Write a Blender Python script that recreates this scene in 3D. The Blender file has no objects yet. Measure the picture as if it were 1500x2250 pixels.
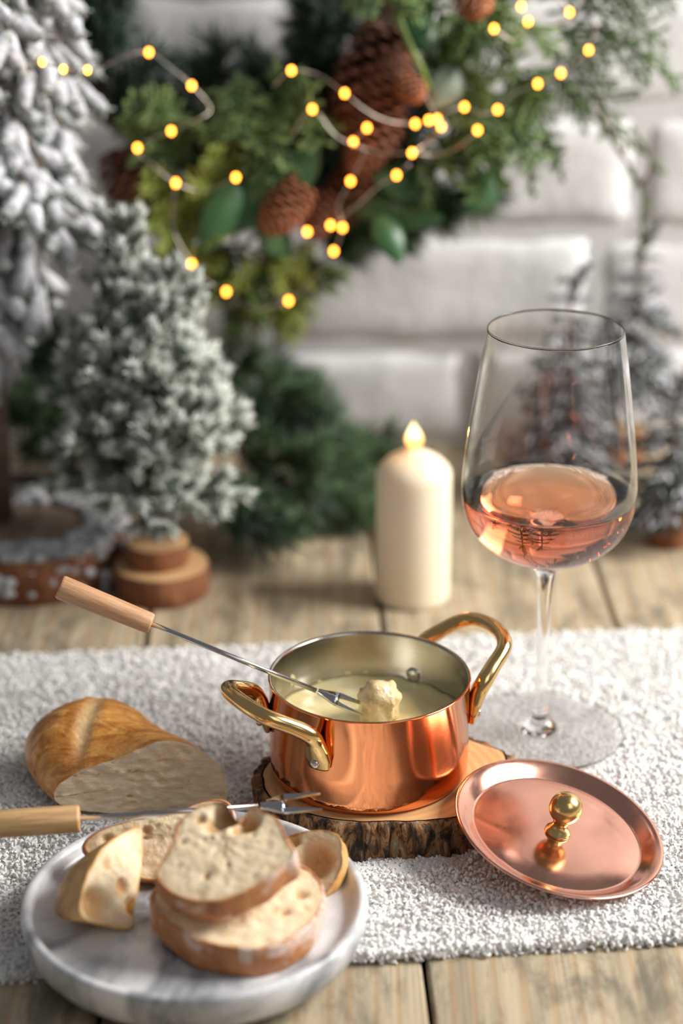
import bpy, math, random
import numpy as np
from mathutils import Vector, noise as mnoise

scene = bpy.context.scene
C = scene.collection
R = np.random.default_rng(7)
random.seed(7)
PI = math.pi

# ------------------------------------------------------------------ camera
CAM_H, PITCH, FPX = 0.545, math.radians(22.3), 4500.0
cd = bpy.data.cameras.new('camera')
cam = bpy.data.objects.new('camera', cd); C.objects.link(cam)
cam.location = (0, 0, CAM_H); cam.rotation_euler = (PI / 2 - PITCH, 0, 0)
cd.sensor_fit = 'VERTICAL'; cd.sensor_height = 36; cd.lens = FPX * 36 / 2250
cd.clip_start = 0.02
cd.dof.use_dof = True; cd.dof.focus_distance = 1.018; cd.dof.aperture_fstop = 3.3
scene.camera = cam

# ------------------------------------------------------------------ world, lights, exposure
w = bpy.data.worlds.new('room_light'); scene.world = w; w.use_nodes = True
w.node_tree.nodes['Background'].inputs[0].default_value = (0.93, 0.95, 1.0, 1)
w.node_tree.nodes['Background'].inputs[1].default_value = 0.165

def area(name, loc, target, size, size_y, power, col):
    l = bpy.data.lights.new(name, 'AREA'); l.shape = 'RECTANGLE'
    l.size = size; l.size_y = size_y; l.energy = power; l.color = col
    o = bpy.data.objects.new(name, l); C.objects.link(o)
    o.location = loc
    o.rotation_euler = (Vector(target) - Vector(loc)).to_track_quat('-Z', 'Y').to_euler()
    return o
area('window_light', (1.30, 1.04, 0.98), (0.0, 1.10, 0.0), 0.75, 0.75, 50, (1.0, 0.97, 0.93))
area('front_fill_light', (1.1, -0.5, 1.5), (0.1, 1.3, 0.2), 1.0, 1.2, 6, (0.93, 0.96, 1.0))  # added soft fill from front right to lift the wall, no actual window
vs = scene.view_settings
vs.view_transform = 'Standard'; vs.look = 'None'; vs.exposure = 0.0; vs.gamma = 1; vs.use_curve_mapping = False

# ------------------------------------------------------------------ placing helpers
def ray(px, py):
    x = (px - 750) / FPX; u = -(py - 1125) / FPX
    return np.array((x, math.cos(PITCH) + u * math.sin(PITCH), -math.sin(PITCH) + u * math.cos(PITCH)))
CAMP = np.array((0, 0, CAM_H))
def at_z(px, py, z=0.0):
    d = ray(px, py); return CAMP + d * (z - CAM_H) / d[2]
def at_y(px, py, y):
    d = ray(px, py); return CAMP + d * y / d[1]
def at_plane(px, py, o, n):
    d = ray(px, py); return CAMP + d * np.dot(np.array(o) - CAMP, n) / np.dot(d, n)
def unit(v):
    v = np.array(v, float); return v / (np.linalg.norm(v) + 1e-12)

# ------------------------------------------------------------------ mesh helpers
def merge(parts):
    Vs, Fs, n = [], [], 0
    for V, F in parts:
        V = np.asarray(V, float); Vs.append(V)
        Fs += [tuple(i + n for i in f) for f in F]; n += len(V)
    return np.vstack(Vs), Fs

def frames(P):
    P = np.asarray(P, float)
    T = np.gradient(P, axis=0); T /= np.linalg.norm(T, axis=1)[:, None] + 1e-12
    up = np.array((0, 0, 1.0)) if abs(T[0][2]) < 0.9 else np.array((1.0, 0, 0))
    N = [unit(up - T[0] * np.dot(up, T[0]))]
    for i in range(1, len(P)):
        n = N[-1] - T[i] * np.dot(N[-1], T[i]); N.append(unit(n))
    N = np.array(N); return T, N, np.cross(T, N)

def tube(P, r, seg=8, closed=False, flat=None):
    P = np.asarray(P, float); n = len(P); r = np.broadcast_to(np.asarray(r, float), (n,))
    T, N, B = frames(P)
    a = np.arange(seg) * 2 * PI / seg
    fl = np.ones(n) if flat is None else np.broadcast_to(np.asarray(flat, float), (n,))
    V = (P[:, None] + r[:, None, None] * (N[:, None] * np.cos(a)[None, :, None] * fl[:, None, None] + B[:, None] * np.sin(a)[None, :, None])).reshape(-1, 3)
    F = []
    m = n if closed else n - 1
    for i in range(m):
        j = (i + 1) % n
        for k in range(seg):
            l = (k + 1) % seg
            F.append((i * seg + k, i * seg + l, j * seg + l, j * seg + k))
    if not closed:
        F.append(tuple(range(seg))[::-1]); F.append(tuple((n - 1) * seg + k for k in range(seg)))
    return V, F

def lathe(prof, seg=64, c=(0, 0, 0), close=True, wob=None):
    V, F = [], []
    for (r, z) in prof:
        for k in range(seg):
            a = 2 * PI * k / seg
            q = r * (wob(a, z) if wob else 1)
            V.append((c[0] + q * math.cos(a), c[1] + q * math.sin(a), c[2] + z))
    n = len(prof)
    for i in range(n - 1):
        for k in range(seg):
            l = (k + 1) % seg
            F.append((i * seg + k, i * seg + l, (i + 1) * seg + l, (i + 1) * seg + k))
    if close:
        F.append(tuple(range(seg))[::-1]); F.append(tuple((n - 1) * seg + k for k in range(seg)))
    return np.array(V), F

def smooth_path(pts, n=8):
    pts = np.asarray(pts, float)
    Q = np.vstack([2 * pts[0] - pts[1], pts, 2 * pts[-1] - pts[-2]]); out = []
    for i in range(1, len(Q) - 2):
        p0, p1, p2, p3 = Q[i - 1:i + 3]
        for t in np.arange(n) / n:
            out.append(0.5 * ((2 * p1) + (-p0 + p2) * t + (2 * p0 - 5 * p1 + 4 * p2 - p3) * t * t + (-p0 + 3 * p1 - 3 * p2 + p3) * t ** 3))
    out.append(pts[-1]); return np.array(out)

def spline1(xs, n):   # resample a scalar list smoothly
    xs = np.asarray(xs, float); t = np.linspace(0, len(xs) - 1, n)
    return np.interp(t, np.arange(len(xs)), xs)

def mesh_of(name, V, F, mats, smooth=True, mi=None, attr=None):
    me = bpy.data.meshes.new(name)
    if isinstance(F, np.ndarray):
        V = np.asarray(V, np.float32); k = F.shape[1]
        me.vertices.add(len(V)); me.vertices.foreach_set('co', V.ravel())
        me.loops.add(F.size); me.loops.foreach_set('vertex_index', F.ravel().astype(np.int32))
        me.polygons.add(len(F)); me.polygons.foreach_set('loop_start', np.arange(0, F.size, k, dtype=np.int32))
        me.update(calc_edges=True); me.validate()
    else:
        me.from_pydata([tuple(v) for v in np.asarray(V, float).tolist()], [], F); me.update()
    for m in (mats if isinstance(mats, (list, tuple)) else [mats]): me.materials.append(m)
    if smooth: me.polygons.foreach_set('use_smooth', [True] * len(me.polygons))
    if mi is not None: me.polygons.foreach_set('material_index', list(mi))
    if attr is not None:
        a = me.attributes.new('tint', 'FLOAT', 'POINT'); a.data.foreach_set('value', np.asarray(attr, np.float32))
    return me

def thing(name, label, cat, loc, group=None):
    o = bpy.data.objects.new(name, None); C.objects.link(o); o.empty_display_size = 0.01
    o.location = tuple(loc); o['label'] = label; o['category'] = cat
    if group: o['group'] = group
    return o
def root_loc(p):
    while p.parent: p = p.parent
    return np.array(p.location)
def part(name, VF, mat, parent, smooth=True, label=None, **k):     # world-space vertices
    V, F = VF
    me = mesh_of(name, np.asarray(V, float) - root_loc(parent), F, mat, smooth, **k)
    o = bpy.data.objects.new(name, me); C.objects.link(o); o.parent = parent
    if label: o['label'] = label
    return o
def piece(name, me, parent, loc, rot=(0, 0, 0), sc=(1, 1, 1)):      # shared mesh data, world location
    o = bpy.data.objects.new(name, me); C.objects.link(o); o.parent = parent
    o.location = tuple(np.array(loc, float) - root_loc(parent)); o.rotation_euler = rot; o.scale = sc
    return o
def solo(name, V, F, mat, label, cat, group=None, smooth=True, **k):
    V = np.asarray(V, float); b = np.array(((V[:, 0].min() + V[:, 0].max()) / 2, (V[:, 1].min() + V[:, 1].max()) / 2, V[:, 2].min()))
    me = mesh_of(name, V - b, F, mat, smooth, **k); o = bpy.data.objects.new(name, me); C.objects.link(o)
    o.location = tuple(b); o['label'] = label; o['category'] = cat
    if group: o['group'] = group
    return o

# ------------------------------------------------------------------ materials
class M:
    def __init__(s, name):
        s.m = bpy.data.materials.new(name); s.m.use_nodes = True; s.t = s.m.node_tree; s.n = s.t.nodes
        s.b = s.n['Principled BSDF']; s.out = s.n['Material Output']; s.tc = s.n.new('ShaderNodeTexCoord')
    def L(s, a, b): s.t.links.new(a, b)
    def set(s, **k):
        for q, v in k.items():
            q = q.replace('_', ' ')
            if isinstance(v, tuple) and len(v) == 3 and s.b.inputs[q].type == 'RGBA': v = (*v, 1)
            s.b.inputs[q].default_value = v
        return s
    def mapping(s, sc=(1, 1, 1), rot=(0, 0, 0)):
        m = s.n.new('ShaderNodeMapping'); m.inputs['Scale'].default_value = sc; m.inputs['Rotation'].default_value = rot
        s.L(s.tc.outputs['Object'], m.inputs[0]); return m.outputs[0]
    def noise(s, scale, detail=4, rough=0.55, vec=None, dist=0):
        t = s.n.new('ShaderNodeTexNoise'); t.inputs['Scale'].default_value = scale; t.inputs['Detail'].default_value = detail
        t.inputs['Roughness'].default_value = rough; t.inputs['Distortion'].default_value = dist
        s.L(vec or s.tc.outputs['Object'], t.inputs['Vector']); return t.outputs[0]
    def voronoi(s, scale, vec=None, feature='F1'):
        t = s.n.new('ShaderNodeTexVoronoi'); t.feature = feature; t.inputs['Scale'].default_value = scale
        s.L(vec or s.tc.outputs['Object'], t.inputs['Vector']); return t.outputs['Distance']
    def wave(s, scale, dist, vec=None, ds=1, kind='BANDS', direction='X', detail=2):
        t = s.n.new('ShaderNodeTexWave'); t.wave_type = kind
        if kind == 'BANDS': t.bands_direction = direction
        else: t.rings_direction = 'Z'
        t.inputs['Scale'].default_value = scale; t.inputs['Distortion'].default_value = dist
        t.inputs['Detail Scale'].default_value = ds; t.inputs['Detail'].default_value = detail
        s.L(vec or s.tc.outputs['Object'], t.inputs['Vector']); return t.outputs['Fac']
    def ramp(s, fac, stops):
        r = s.n.new('ShaderNodeValToRGB'); e = r.color_ramp.elements
        while len(e) < len(stops): e.new(0.5)
        for i, (p, c) in enumerate(stops): e[i].position = p; e[i].color = (*c, 1) if len(c) == 3 else c
        s.L(fac, r.inputs[0]); return r.outputs[0]
    def mix(s, fac, a, b, mode='MIX'):
        x = s.n.new('ShaderNodeMix'); x.data_type = 'RGBA'; x.blend_type = mode
        for sock, v in ((x.inputs[0], fac), (x.inputs[6], a), (x.inputs[7], b)):
            if isinstance(v, (int, float)): sock.default_value = v
            elif isinstance(v, tuple): sock.default_value = (*v, 1)
            else: s.L(v, sock)
        return x.outputs[2]
    def attr(s, name='tint'):
        a = s.n.new('ShaderNodeAttribute'); a.attribute_name = name; return a.outputs['Fac']
    def color(s, c):
        if isinstance(c, tuple): s.b.inputs['Base Color'].default_value = (*c, 1)
        else: s.L(c, s.b.inputs['Base Color'])
        return s
    def bump(s, h, strength=0.3, dist=0.001):
        b = s.n.new('ShaderNodeBump'); b.inputs['Strength'].default_value = strength; b.inputs['Distance'].default_value = dist
        s.L(h, b.inputs['Height']); s.L(b.outputs[0], s.b.inputs['Normal']); return s
    def rough(s, v):
        if isinstance(v, (int, float)): s.b.inputs['Roughness'].default_value = v
        else: s.L(v, s.b.inputs['Roughness'])
        return s
    def objrand(s):
        o = s.n.new('ShaderNodeObjectInfo'); return o.outputs['Random']

g3 = lambda v: (v, v, v)
m = M('white_painted_brick'); c = m.ramp(m.noise(14, 5), [(.3, (.70, .68, .675)), (.7, (.84, .83, .83))])
m.color(c).rough(.95).set(Specular_IOR_Level=.15).bump(m.noise(60, 6, .65), .6, .003); M_BRICK = m.m
m = M('white_mortar'); m.color((.66, .64, .64)).rough(.9).bump(m.noise(200, 4), .5, .002); M_MORTAR = m.m

def wood_plank(name, tone):
    m = M(name); off = m.objrand()
    add = m.n.new('ShaderNodeVectorMath'); add.operation = 'ADD'
    mul = m.n.new('ShaderNodeMath'); mul.operation = 'MULTIPLY'; mul.inputs[1].default_value = 7.0; m.L(off, mul.inputs[0])
    comb = m.n.new('ShaderNodeCombineXYZ'); m.L(mul.outputs[0], comb.inputs[0]); m.L(mul.outputs[0], comb.inputs[1])
    m.L(m.tc.outputs['Object'], add.inputs[0]); m.L(comb.outputs[0], add.inputs[1])
    def mp(sc):
        q = m.n.new('ShaderNodeMapping'); q.inputs['Scale'].default_value = sc; m.L(add.outputs[0], q.inputs[0]); return q.outputs[0]
    big = m.noise(1, 4, .6, mp((70, 3, 3)), .4)
    base = m.ramp(big, [(.3, tuple(x * .62 for x in tone)), (.5, tone), (.66, tuple(min(1, x * 1.22) for x in tone))])
    rings = m.wave(1, 5.5, mp((26, 1.4, 1)), 1.2, direction='X')
    base = m.mix(m.ramp(rings, [(.0, g3(.55)), (.25, g3(0.0))]), base, (tone[0] * .85, tone[1] * .62, tone[2] * .42))
    st = m.noise(1, 6, .72, mp((34, 12, 12)), .3)
    base = m.mix(m.ramp(st, [(.48, g3(0)), (.62, g3(.74))]), base, (.125, .115, .085))
    fine = m.noise(1, 3, .6, mp((650, 10, 10)))
    base = m.mix(m.ramp(fine, [(.5, g3(0)), (.75, g3(.45))]), base, (.16, .13, .08))
    m.color(base).rough(.62).bump(m.mix(.5, big, fine), .5, .0012)
    return m.m
M_PLANK = wood_plank('weathered_pine_plank', (.47, .385, .26))
m = M('gap_dark'); m.color((.02, .014, .012)).rough(.9); M_DARK = m.m

m = M('cream_fleece'); c = m.ramp(m.noise(60, 3), [(.3, (.82, .80, .77)), (.65, (.92, .91, .89))])
m.color(c).rough(1.0).set(Sheen_Weight=.25); M_FLEECE = m.m

def metal(name, col, r0, r1, smudge=18, aniso=0.0, brush=None):
    m = M(name); m.set(Metallic=1.0)
    n = m.noise(smudge, 5, .6, None, .6)
    m.color(m.ramp(n, [(.3, tuple(x * .86 for x in col)), (.7, col)]))
    m.rough(m.ramp(n, [(.3, g3(r0)), (.75, g3(r1))]))
    if aniso: m.b.inputs['Anisotropic'].default_value = aniso
    if brush:
        m.bump(m.noise(1, 2, .5, m.mapping(brush)), .07, .0004)
    return m.m
M_COPPER = metal('polished_copper', (.93, .355, .15), .06, .2, 26)
M_LIDCOPPER = metal('lid_copper', (.87, .46, .34), .09, .24, 26)
M_STEEL = metal('brushed_steel', (.55, .53, .48), .15, .24, 30, .5, (60, 60, 2500))
M_SHAFT = metal('fork_steel', (.62, .62, .63), .12, .22, 60)
M_BRASS = metal('polished_brass', (.86, .58, .24), .10, .2, 60)
M_KNOB = metal('satin_brass', (.88, .62, .25), .2, .28, 60)
M_RIVET = metal('rivet_steel', (.72, .71, .70), .2, .3, 60)

def wood_grain(name, a, b, axis_sc, axis_rot=(0, 0, 0), r=.45):
    m = M(name); v = m.mapping(axis_sc, axis_rot)
    n = m.noise(1, 5, .62, v, .2)
    m.color(m.ramp(n, [(.3, b), (.6, a)])).rough(r).bump(n, .2, .0004); return m.m

m = M('marble'); v = m.noise(9, 8, .62, None, 1.6); v2 = m.noise(30, 6, .7, None, 1.0)
c = m.ramp(v, [(.38, (.20, .21, .23)), (.46, (.48, .49, .51)), (.54, (.76, .77, .78)), (.8, (.84, .84, .84))])
c = m.mix(m.ramp(v2, [(.48, g3(0)), (.72, g3(.32))]), c, (.36, .37, .39)); m.color(c).rough(.3).set(Subsurface_Weight=.1, Subsurface_Scale=.004); M_MARBLE = m.m

# bread
m = M('bread_crumb'); pores = m.voronoi(420); p2 = m.noise(170, 5, .65); p3 = m.noise(900, 3)
c = m.ramp(p2, [(.26, (.62, .40, .17)), (.38, (.84, .65, .40)), (.62, (.94, .79, .55))])
m.color(m.mix(m.attr(), c, (.60, .30, .08))).rough(.85).bump(m.mix(.5, p2, p3), .6, .0012).set(Subsurface_Weight=.2, Subsurface_Scale=.003); M_CRUMB = m.m
m = M('loaf_crumb'); p2 = m.noise(1, 5, .65, m.mapping((110, 110, 330), (0, .25, 0)))
c = m.ramp(p2, [(.28, (.50, .30, .14)), (.40, (.86, .65, .42)), (.65, (.94, .77, .54))])
m.color(c).rough(.9).bump(p2, .9, .0015); M_LCRUMB = m.m
m = M('bread_crust'); p = m.noise(70, 5, .6); fl = m.noise(45, 5, .7, None, .5)
c = m.ramp(p, [(.25, (.26, .085, .025)), (.5, (.50, .20, .07)), (.75, (.64, .31, .13))])
c = m.mix(m.ramp(fl, [(.50, g3(0)), (.62, g3(.75))]), c, (.84, .72, .64)); m.color(c).rough(.5).bump(m.noise(260, 4), .6, .001); M_CRUST = m.m
m = M('toasted_crust'); p = m.noise(90, 5, .6)
c = m.ramp(p, [(.25, (.36, .14, .035)), (.5, (.66, .36, .11)), (.75, (.80, .54, .25))]); m.color(c).rough(.5).bump(m.noise(260, 4), .6, .001); M_TOAST = m.m
m = M('loaf_crust'); v = m.mapping((45, 130, 60), (0, 0, .9)); p = m.noise(1, 7, .68, v, 1.0); q = m.noise(25, 4)
c = m.ramp(p, [(.33, (.26, .075, .012)), (.48, (.60, .23, .04)), (.66, (.86, .46, .13))])
c = m.mix(m.ramp(q, [(.45, g3(0)), (.7, g3(.4))]), c, (.80, .46, .17))
c = m.mix(m.attr(), c, (.74, .56, .30)); m.color(c).rough(.34).bump(m.mix(.5, p, m.noise(300, 4)), .9, .0014); M_LCRUST = m.m

m = M('melted_cheese'); m.color(m.ramp(m.noise(60, 3), [(.3, (.88, .72, .33)), (.7, (.96, .84, .48))])).rough(.3).set(Subsurface_Weight=.35, Subsurface_Scale=.004, Coat_Weight=.3).bump(m.noise(90, 3), .35, .002); M_CHEESE = m.m
m = M('cheese_coated_bread'); m.color(m.ramp(m.noise(150, 5), [(.3, (.72, .47, .19)), (.6, (.88, .72, .42))])).rough(.35).set(Subsurface_Weight=.3, Subsurface_Scale=.003, Coat_Weight=.4).bump(m.noise(220, 5), .8, .0015); M_CBREAD = m.m
m = M('cheese_splash'); m.color((.78, .66, .40)).rough(.4); M_SPLASH = m.m

m = M('slab_top'); w_ = m.wave(60, 3.0, None, 30, 'RINGS'); n = m.noise(22, 4)
c = m.mix(.35, m.ramp(n, [(.3, (.52, .27, .10)), (.7, (.70, .42, .19))]), m.ramp(w_, [(0, (.42, .21, .075)), (1, (.72, .45, .22))]))
m.color(c).rough(.55).bump(n, .2, .0006); M_SLAB = m.m
m = M('rough_bark'); n = m.noise(1, 6, .7, m.mapping((150, 150, 60)), .8); q = m.noise(55, 3)
c = m.ramp(n, [(.36, (.012, .008, .006)), (.46, (.09, .05, .024)), (.54, (.38, .17, .055)), (.62, (.24, .22, .15)), (.74, (.50, .45, .35))])
c = m.mix(m.ramp(q, [(.45, g3(0)), (.62, g3(.7))]), c, (.10, .085, .05), 'MULTIPLY') if False else c
m.color(c).rough(.85).bump(n, 1.0, .003); M_BARK = m.m
m = M('reddish_bark'); n = m.noise(1, 5, .65, m.mapping((90, 90, 40)))
m.color(m.ramp(n, [(.3, (.10, .03, .012)), (.6, (.27, .10, .04)), (.8, (.36, .17, .08))])).rough(.8).bump(n, .7, .002); M_RBARK = m.m
m = M('pale_slice_wood'); n = m.noise(30, 4); m.color(m.ramp(n, [(.3, (.52, .30, .13)), (.7, (.68, .43, .22))])).rough(.6); M_PALE = m.m

m = M('candle_wax'); m.color((.90, .79, .60)).rough(.42).set(Subsurface_Weight=.6, Subsurface_Scale=.012); m.b.inputs['Subsurface Radius'].default_value = (1, .6, .3); M_WAX = m.m
m = M('flame'); g = m.n.new('ShaderNodeEmission'); gr = m.attr()
m.L(m.ramp(gr, [(0, (1, .22, .02)), (.30, (1, .55, .14)), (.62, (1, .86, .5)), (1, (1, .70, .25))]), g.inputs[0]); g.inputs[1].default_value = 3.2
m.L(g.outputs[0], m.out.inputs[0]); M_FLAME = m.m
m = M('wick'); m.color((.05, .035, .03)).rough(.9); M_WICK = m.m
m = M('clear_glass'); m.set(Base_Color=(1, 1, 1), Roughness=0.0, IOR=1.45, Transmission_Weight=1.0); M_GLASS = m.m
m = M('rose_wine'); m.set(Base_Color=(1, .90, .84), Roughness=0.0, IOR=1.33, Transmission_Weight=1.0)
va = m.n.new('ShaderNodeVolumeAbsorption'); va.inputs[0].default_value = (.99, .50, .25, 1); va.inputs[1].default_value = 34
m.L(va.outputs[0], m.out.inputs['Volume']); M_WINE = m.m

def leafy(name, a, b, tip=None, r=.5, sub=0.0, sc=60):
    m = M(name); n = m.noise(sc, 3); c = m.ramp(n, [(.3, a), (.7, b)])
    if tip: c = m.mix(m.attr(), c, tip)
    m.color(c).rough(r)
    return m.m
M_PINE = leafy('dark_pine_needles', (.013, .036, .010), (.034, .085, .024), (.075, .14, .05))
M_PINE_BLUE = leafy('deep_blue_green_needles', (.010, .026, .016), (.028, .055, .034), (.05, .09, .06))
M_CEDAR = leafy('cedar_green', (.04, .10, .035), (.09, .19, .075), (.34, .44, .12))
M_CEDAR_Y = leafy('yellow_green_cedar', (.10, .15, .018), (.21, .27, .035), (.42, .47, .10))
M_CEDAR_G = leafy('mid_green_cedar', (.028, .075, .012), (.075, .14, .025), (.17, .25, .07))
M_LEAF = leafy('broad_leaf', (.03, .10, .035), (.06, .16, .06), None, .35, sc=25)
M_LEAF_G = leafy('grey_green_leaf', (.12, .17, .12), (.22, .28, .21), None, .4, sc=25)
M_STEM = leafy('brown_stem', (.07, .04, .02), (.15, .09, .045))
M_GSTEM = leafy('green_stem', (.12, .20, .03), (.2, .29, .06))
M_CONE = leafy('pine_cone_scales', (.028, .010, .005), (.06, .022, .011), (.30, .12, .065), .55)
M_CONE_O = leafy('russet_cone_scales', (.09, .028, .010), (.18, .06, .022), (.48, .19, .085), .55)
M_FROST = leafy('frosted_needles', (.025, .06, .02), (.075, .12, .05), (.70, .73, .67), .8)
M_SNOW = M('snow_flock'); n = M_SNOW.noise(220, 4)
M_SNOW.color(M_SNOW.mix(M_SNOW.attr(), (.16, .19, .15), M_SNOW.ramp(n, [(.3, (.40, .40, .44)), (.6, (.76, .76, .80))]))).rough(.95).bump(n, 1, .002); M_SNOW = M_SNOW.m
M_DFIR = leafy('charcoal_green_needles', (.014, .022, .015), (.03, .045, .032), (.16, .18, .17), .8)
M_TRUNK = leafy('grey_brown_trunk', (.10, .06, .045), (.22, .15, .12))
m = M('led_glow'); e = m.n.new('ShaderNodeEmission'); e.inputs[0].default_value = (1, .31, .03, 1); e.inputs[1].default_value = 15
m.L(e.outputs[0], m.out.inputs[0]); M_LED = m.m
M_WIRE = metal('silver_wire', (.80, .72, .62), .3, .4, 100)

# ------------------------------------------------------------------ setting: wall and table
TZ = -0.007         # table surface; z = 0 is the top of the fleece
WY = 1.485
def structure(name, loc):
    o = bpy.data.objects.new(name, None); C.objects.link(o); o.location = loc; o['kind'] = 'structure'; return o
wall = structure('wall_back', (0, WY, TZ))
def box(x0, x1, y0, y1, z0, z1):
    V = [(x, y, z) for x in (x0, x1) for y in (y0, y1) for z in (z0, z1)]
    return V, [(0, 1, 3, 2), (4, 6, 7, 5), (0, 4, 5, 1), (2, 3, 7, 6), (0, 2, 6, 4), (1, 5, 7, 3)]
part('mortar', box(-.85, .85, WY + .0005, WY + .05, TZ - .03, .62), M_MORTAR, wall, smooth=False)
def brick_mesh(L, H, seed):
    nx, nz = 16, 7; V = []; F = []
    for j in range(nz + 1):
        for i in range(nx + 1):
            x = (i / nx - .5); z = (j / nz - .5)
            ex = (.5 - abs(x)) * L; ez = (.5 - abs(z)) * H
            e = min(ex, ez, .005) / .005
            wx = .0028 * mnoise.noise(Vector((x * 9, z * 5, seed))); wz = .0026 * mnoise.noise(Vector((x * 7, z * 3, seed + 9)))
            d = .0048 * (1 - math.sqrt(max(0, 1 - (1 - e) ** 2))) if e < 1 else 0
            d += .0022 * mnoise.noise(Vector((x * L * 26, z * H * 30, seed * 3))) + .001 * mnoise.noise(Vector((x * L * 90, z * H * 90, seed)))
            V.append((x * L + wx, d, z * H + wz))
    n0 = len(V)
    for j in range(nz):
        for i in range(nx):
            a = j * (nx + 1) + i; F.append((a, a + 1, a + nx + 2, a + nx + 1))
    rim = [i for i in range(nx + 1)] + [j * (nx + 1) + nx for j in range(1, nz + 1)] + [nz * (nx + 1) + i for i in range(nx - 1, -1, -1)] + [j * (nx + 1) for j in range(nz - 1, 0, -1)]
    for r in rim: V.append((V[r][0], .018, V[r][2]))
    for k in range(len(rim)):
        l = (k + 1) % len(rim); F.append((rim[k], n0 + k, n0 + l, rim[l]))
    return mesh_of('brick', V, F, M_BRICK)
zs = [-.006, .0715, .1615, .251, .3335, .4155, .4975, .58]
joints = [1030, 625, 1387, 960, 1330, 700, 1150]    # one vertical joint per course, as seen
for k in range(len(zs) - 1):
    H = zs[k + 1] - zs[k] - .006; z = (zs[k] + zs[k + 1]) / 2
    x0 = at_y(joints[k], 700, WY)[0]; Lb = .232
    bms = [brick_mesh(Lb - .006, H, 10 * k + s) for s in range(3)]
    i0 = int((-.55 - x0) / Lb) - 1
    for i in range(i0, i0 + 8):
        xc = x0 + (i + .5) * Lb
        if abs(xc) > .7: continue
        o = piece('brick', bms[(i + k) % 3], wall, (xc, WY - .0035 + .0016 * random.uniform(-1, 1), z), (random.uniform(-.012, .012), 0, 0))

table = thing('wooden_table', 'weathered pine plank tabletop with dark gaps under the white fleece', 'table', (0, 1.0, TZ - .03))
ang = math.radians(2.0)
seam = lambda x, y: x + math.tan(ang) * (1.16 - y)
xs = [-.55, -.405, -.262, -.1215, .0255, .1725, .32, .465, .61]
for k in range(len(xs) - 1):
    a, b = xs[k] + .0013, xs[k + 1] - .0013
    y0, y1 = .55, WY + .003
    zt = TZ + (-.0006 if k % 2 else 0)
    pr = []
    bev = .0014
    ys = np.linspace(y0, y1, 24); V = []; F = []
    for y in ys:
        wv = .0005 * mnoise.noise(Vector((k * 3, y * 22, 0))); wr = .0005 * mnoise.noise(Vector((k * 3 + 1, y * 22, 0)))
        for (x, z) in ((a, zt - .022), (a + wv, zt - bev), (a + bev + wv, zt), (b - bev + wr, zt), (b + wr, zt - bev), (b, zt - .022)):
            V.append((seam(x, y), y, z))
    for i in range(len(ys) - 1):
        for q in range(6):
            r = (q + 1) % 6; F.append((i * 6 + q, i * 6 + r, i * 6 + 6 + r, i * 6 + 6 + q))
    F.append((0, 1, 2, 3, 4, 5)); n = (len(ys) - 1) * 6; F.append((n + 5, n + 4, n + 3, n + 2, n + 1, n))
    V = np.array(V); cc = V.mean(0); cc[2] = zt
    me = mesh_of('plank', V - cc, F, M_PLANK, smooth=False)
    piece('plank', me, table, cc)
part('underframe', box(-.55, .62, .56, WY - .002, TZ - .032, TZ - .0225), M_DARK, table, smooth=False)

# ------------------------------------------------------------------ fleece runner
bl, br = np.array((-.205, 1.1056)), np.array((.2108, 1.1437)); fl_, fr_ = np.array((-.1334, .7835)), np.array((.1586, .8130))
def edge(a, b, x): return a[1] + (b[1] - a[1]) * (x - a[0]) / (b[0] - a[0])
XL, XR = -.33, .33
GC = np.array((.1100, 1.0084)); PC = np.array((.01425, .9355)); PLC = np.array((-.0675, .8070)); LIDC = None
def pressed(x, y):   # flattened where things stand
    h = np.full_like(x, 1.0)
    for (cx, cy, r) in ((GC[0], GC[1], .047), (.02, .93, .066), (PLC[0], PLC[1], .077), (-.115, .955, .04), (-.14, .985, .03), (.05, .935, .05)):
        h = np.where((x - cx) ** 2 + (y - cy) ** 2 < r * r, 0.0, h)
    return h
runner = thing('fleece_runner', 'white curly fleece runner lying across the plank table', 'table runner', (0, .95, TZ))
nx, ny = 180, 90
X = np.linspace(XL, XR, nx)
V = []; F = []
for j in range(ny):
    t = j / (ny - 1)
    for x in X:
        ya, yb = edge(fl_, fr_, x), edge(bl, br, x); y = ya + (yb - ya) * t
        wob = .003 * mnoise.noise(Vector((x * 60, t * 2, 1)))
        V.append((x, y + wob * (1 if t in (0, 1) else 0), -.0028 + .0006 * mnoise.noise(Vector((x * 160, y * 160, 0)))))
for j in range(ny - 1):
    for i in range(nx - 1):
        a = j * nx + i; F.append((a, a + 1, a + nx + 1, a + nx))
n0 = len(V); rim = list(range(nx)) + [j * nx + nx - 1 for j in range(1, ny)] + [(ny - 1) * nx + i for i in range(nx - 2, -1, -1)] + [j * nx for j in range(ny - 2, 0, -1)]
for r in rim: V.append((V[r][0], V[r][1], TZ + .0003))
for k in range(len(rim)):
    l = (k + 1) % len(rim); F.append((rim[k], n0 + k, n0 + l, rim[l]))
part('fleece_backing', (V, F), M_FLEECE, runner)
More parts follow.
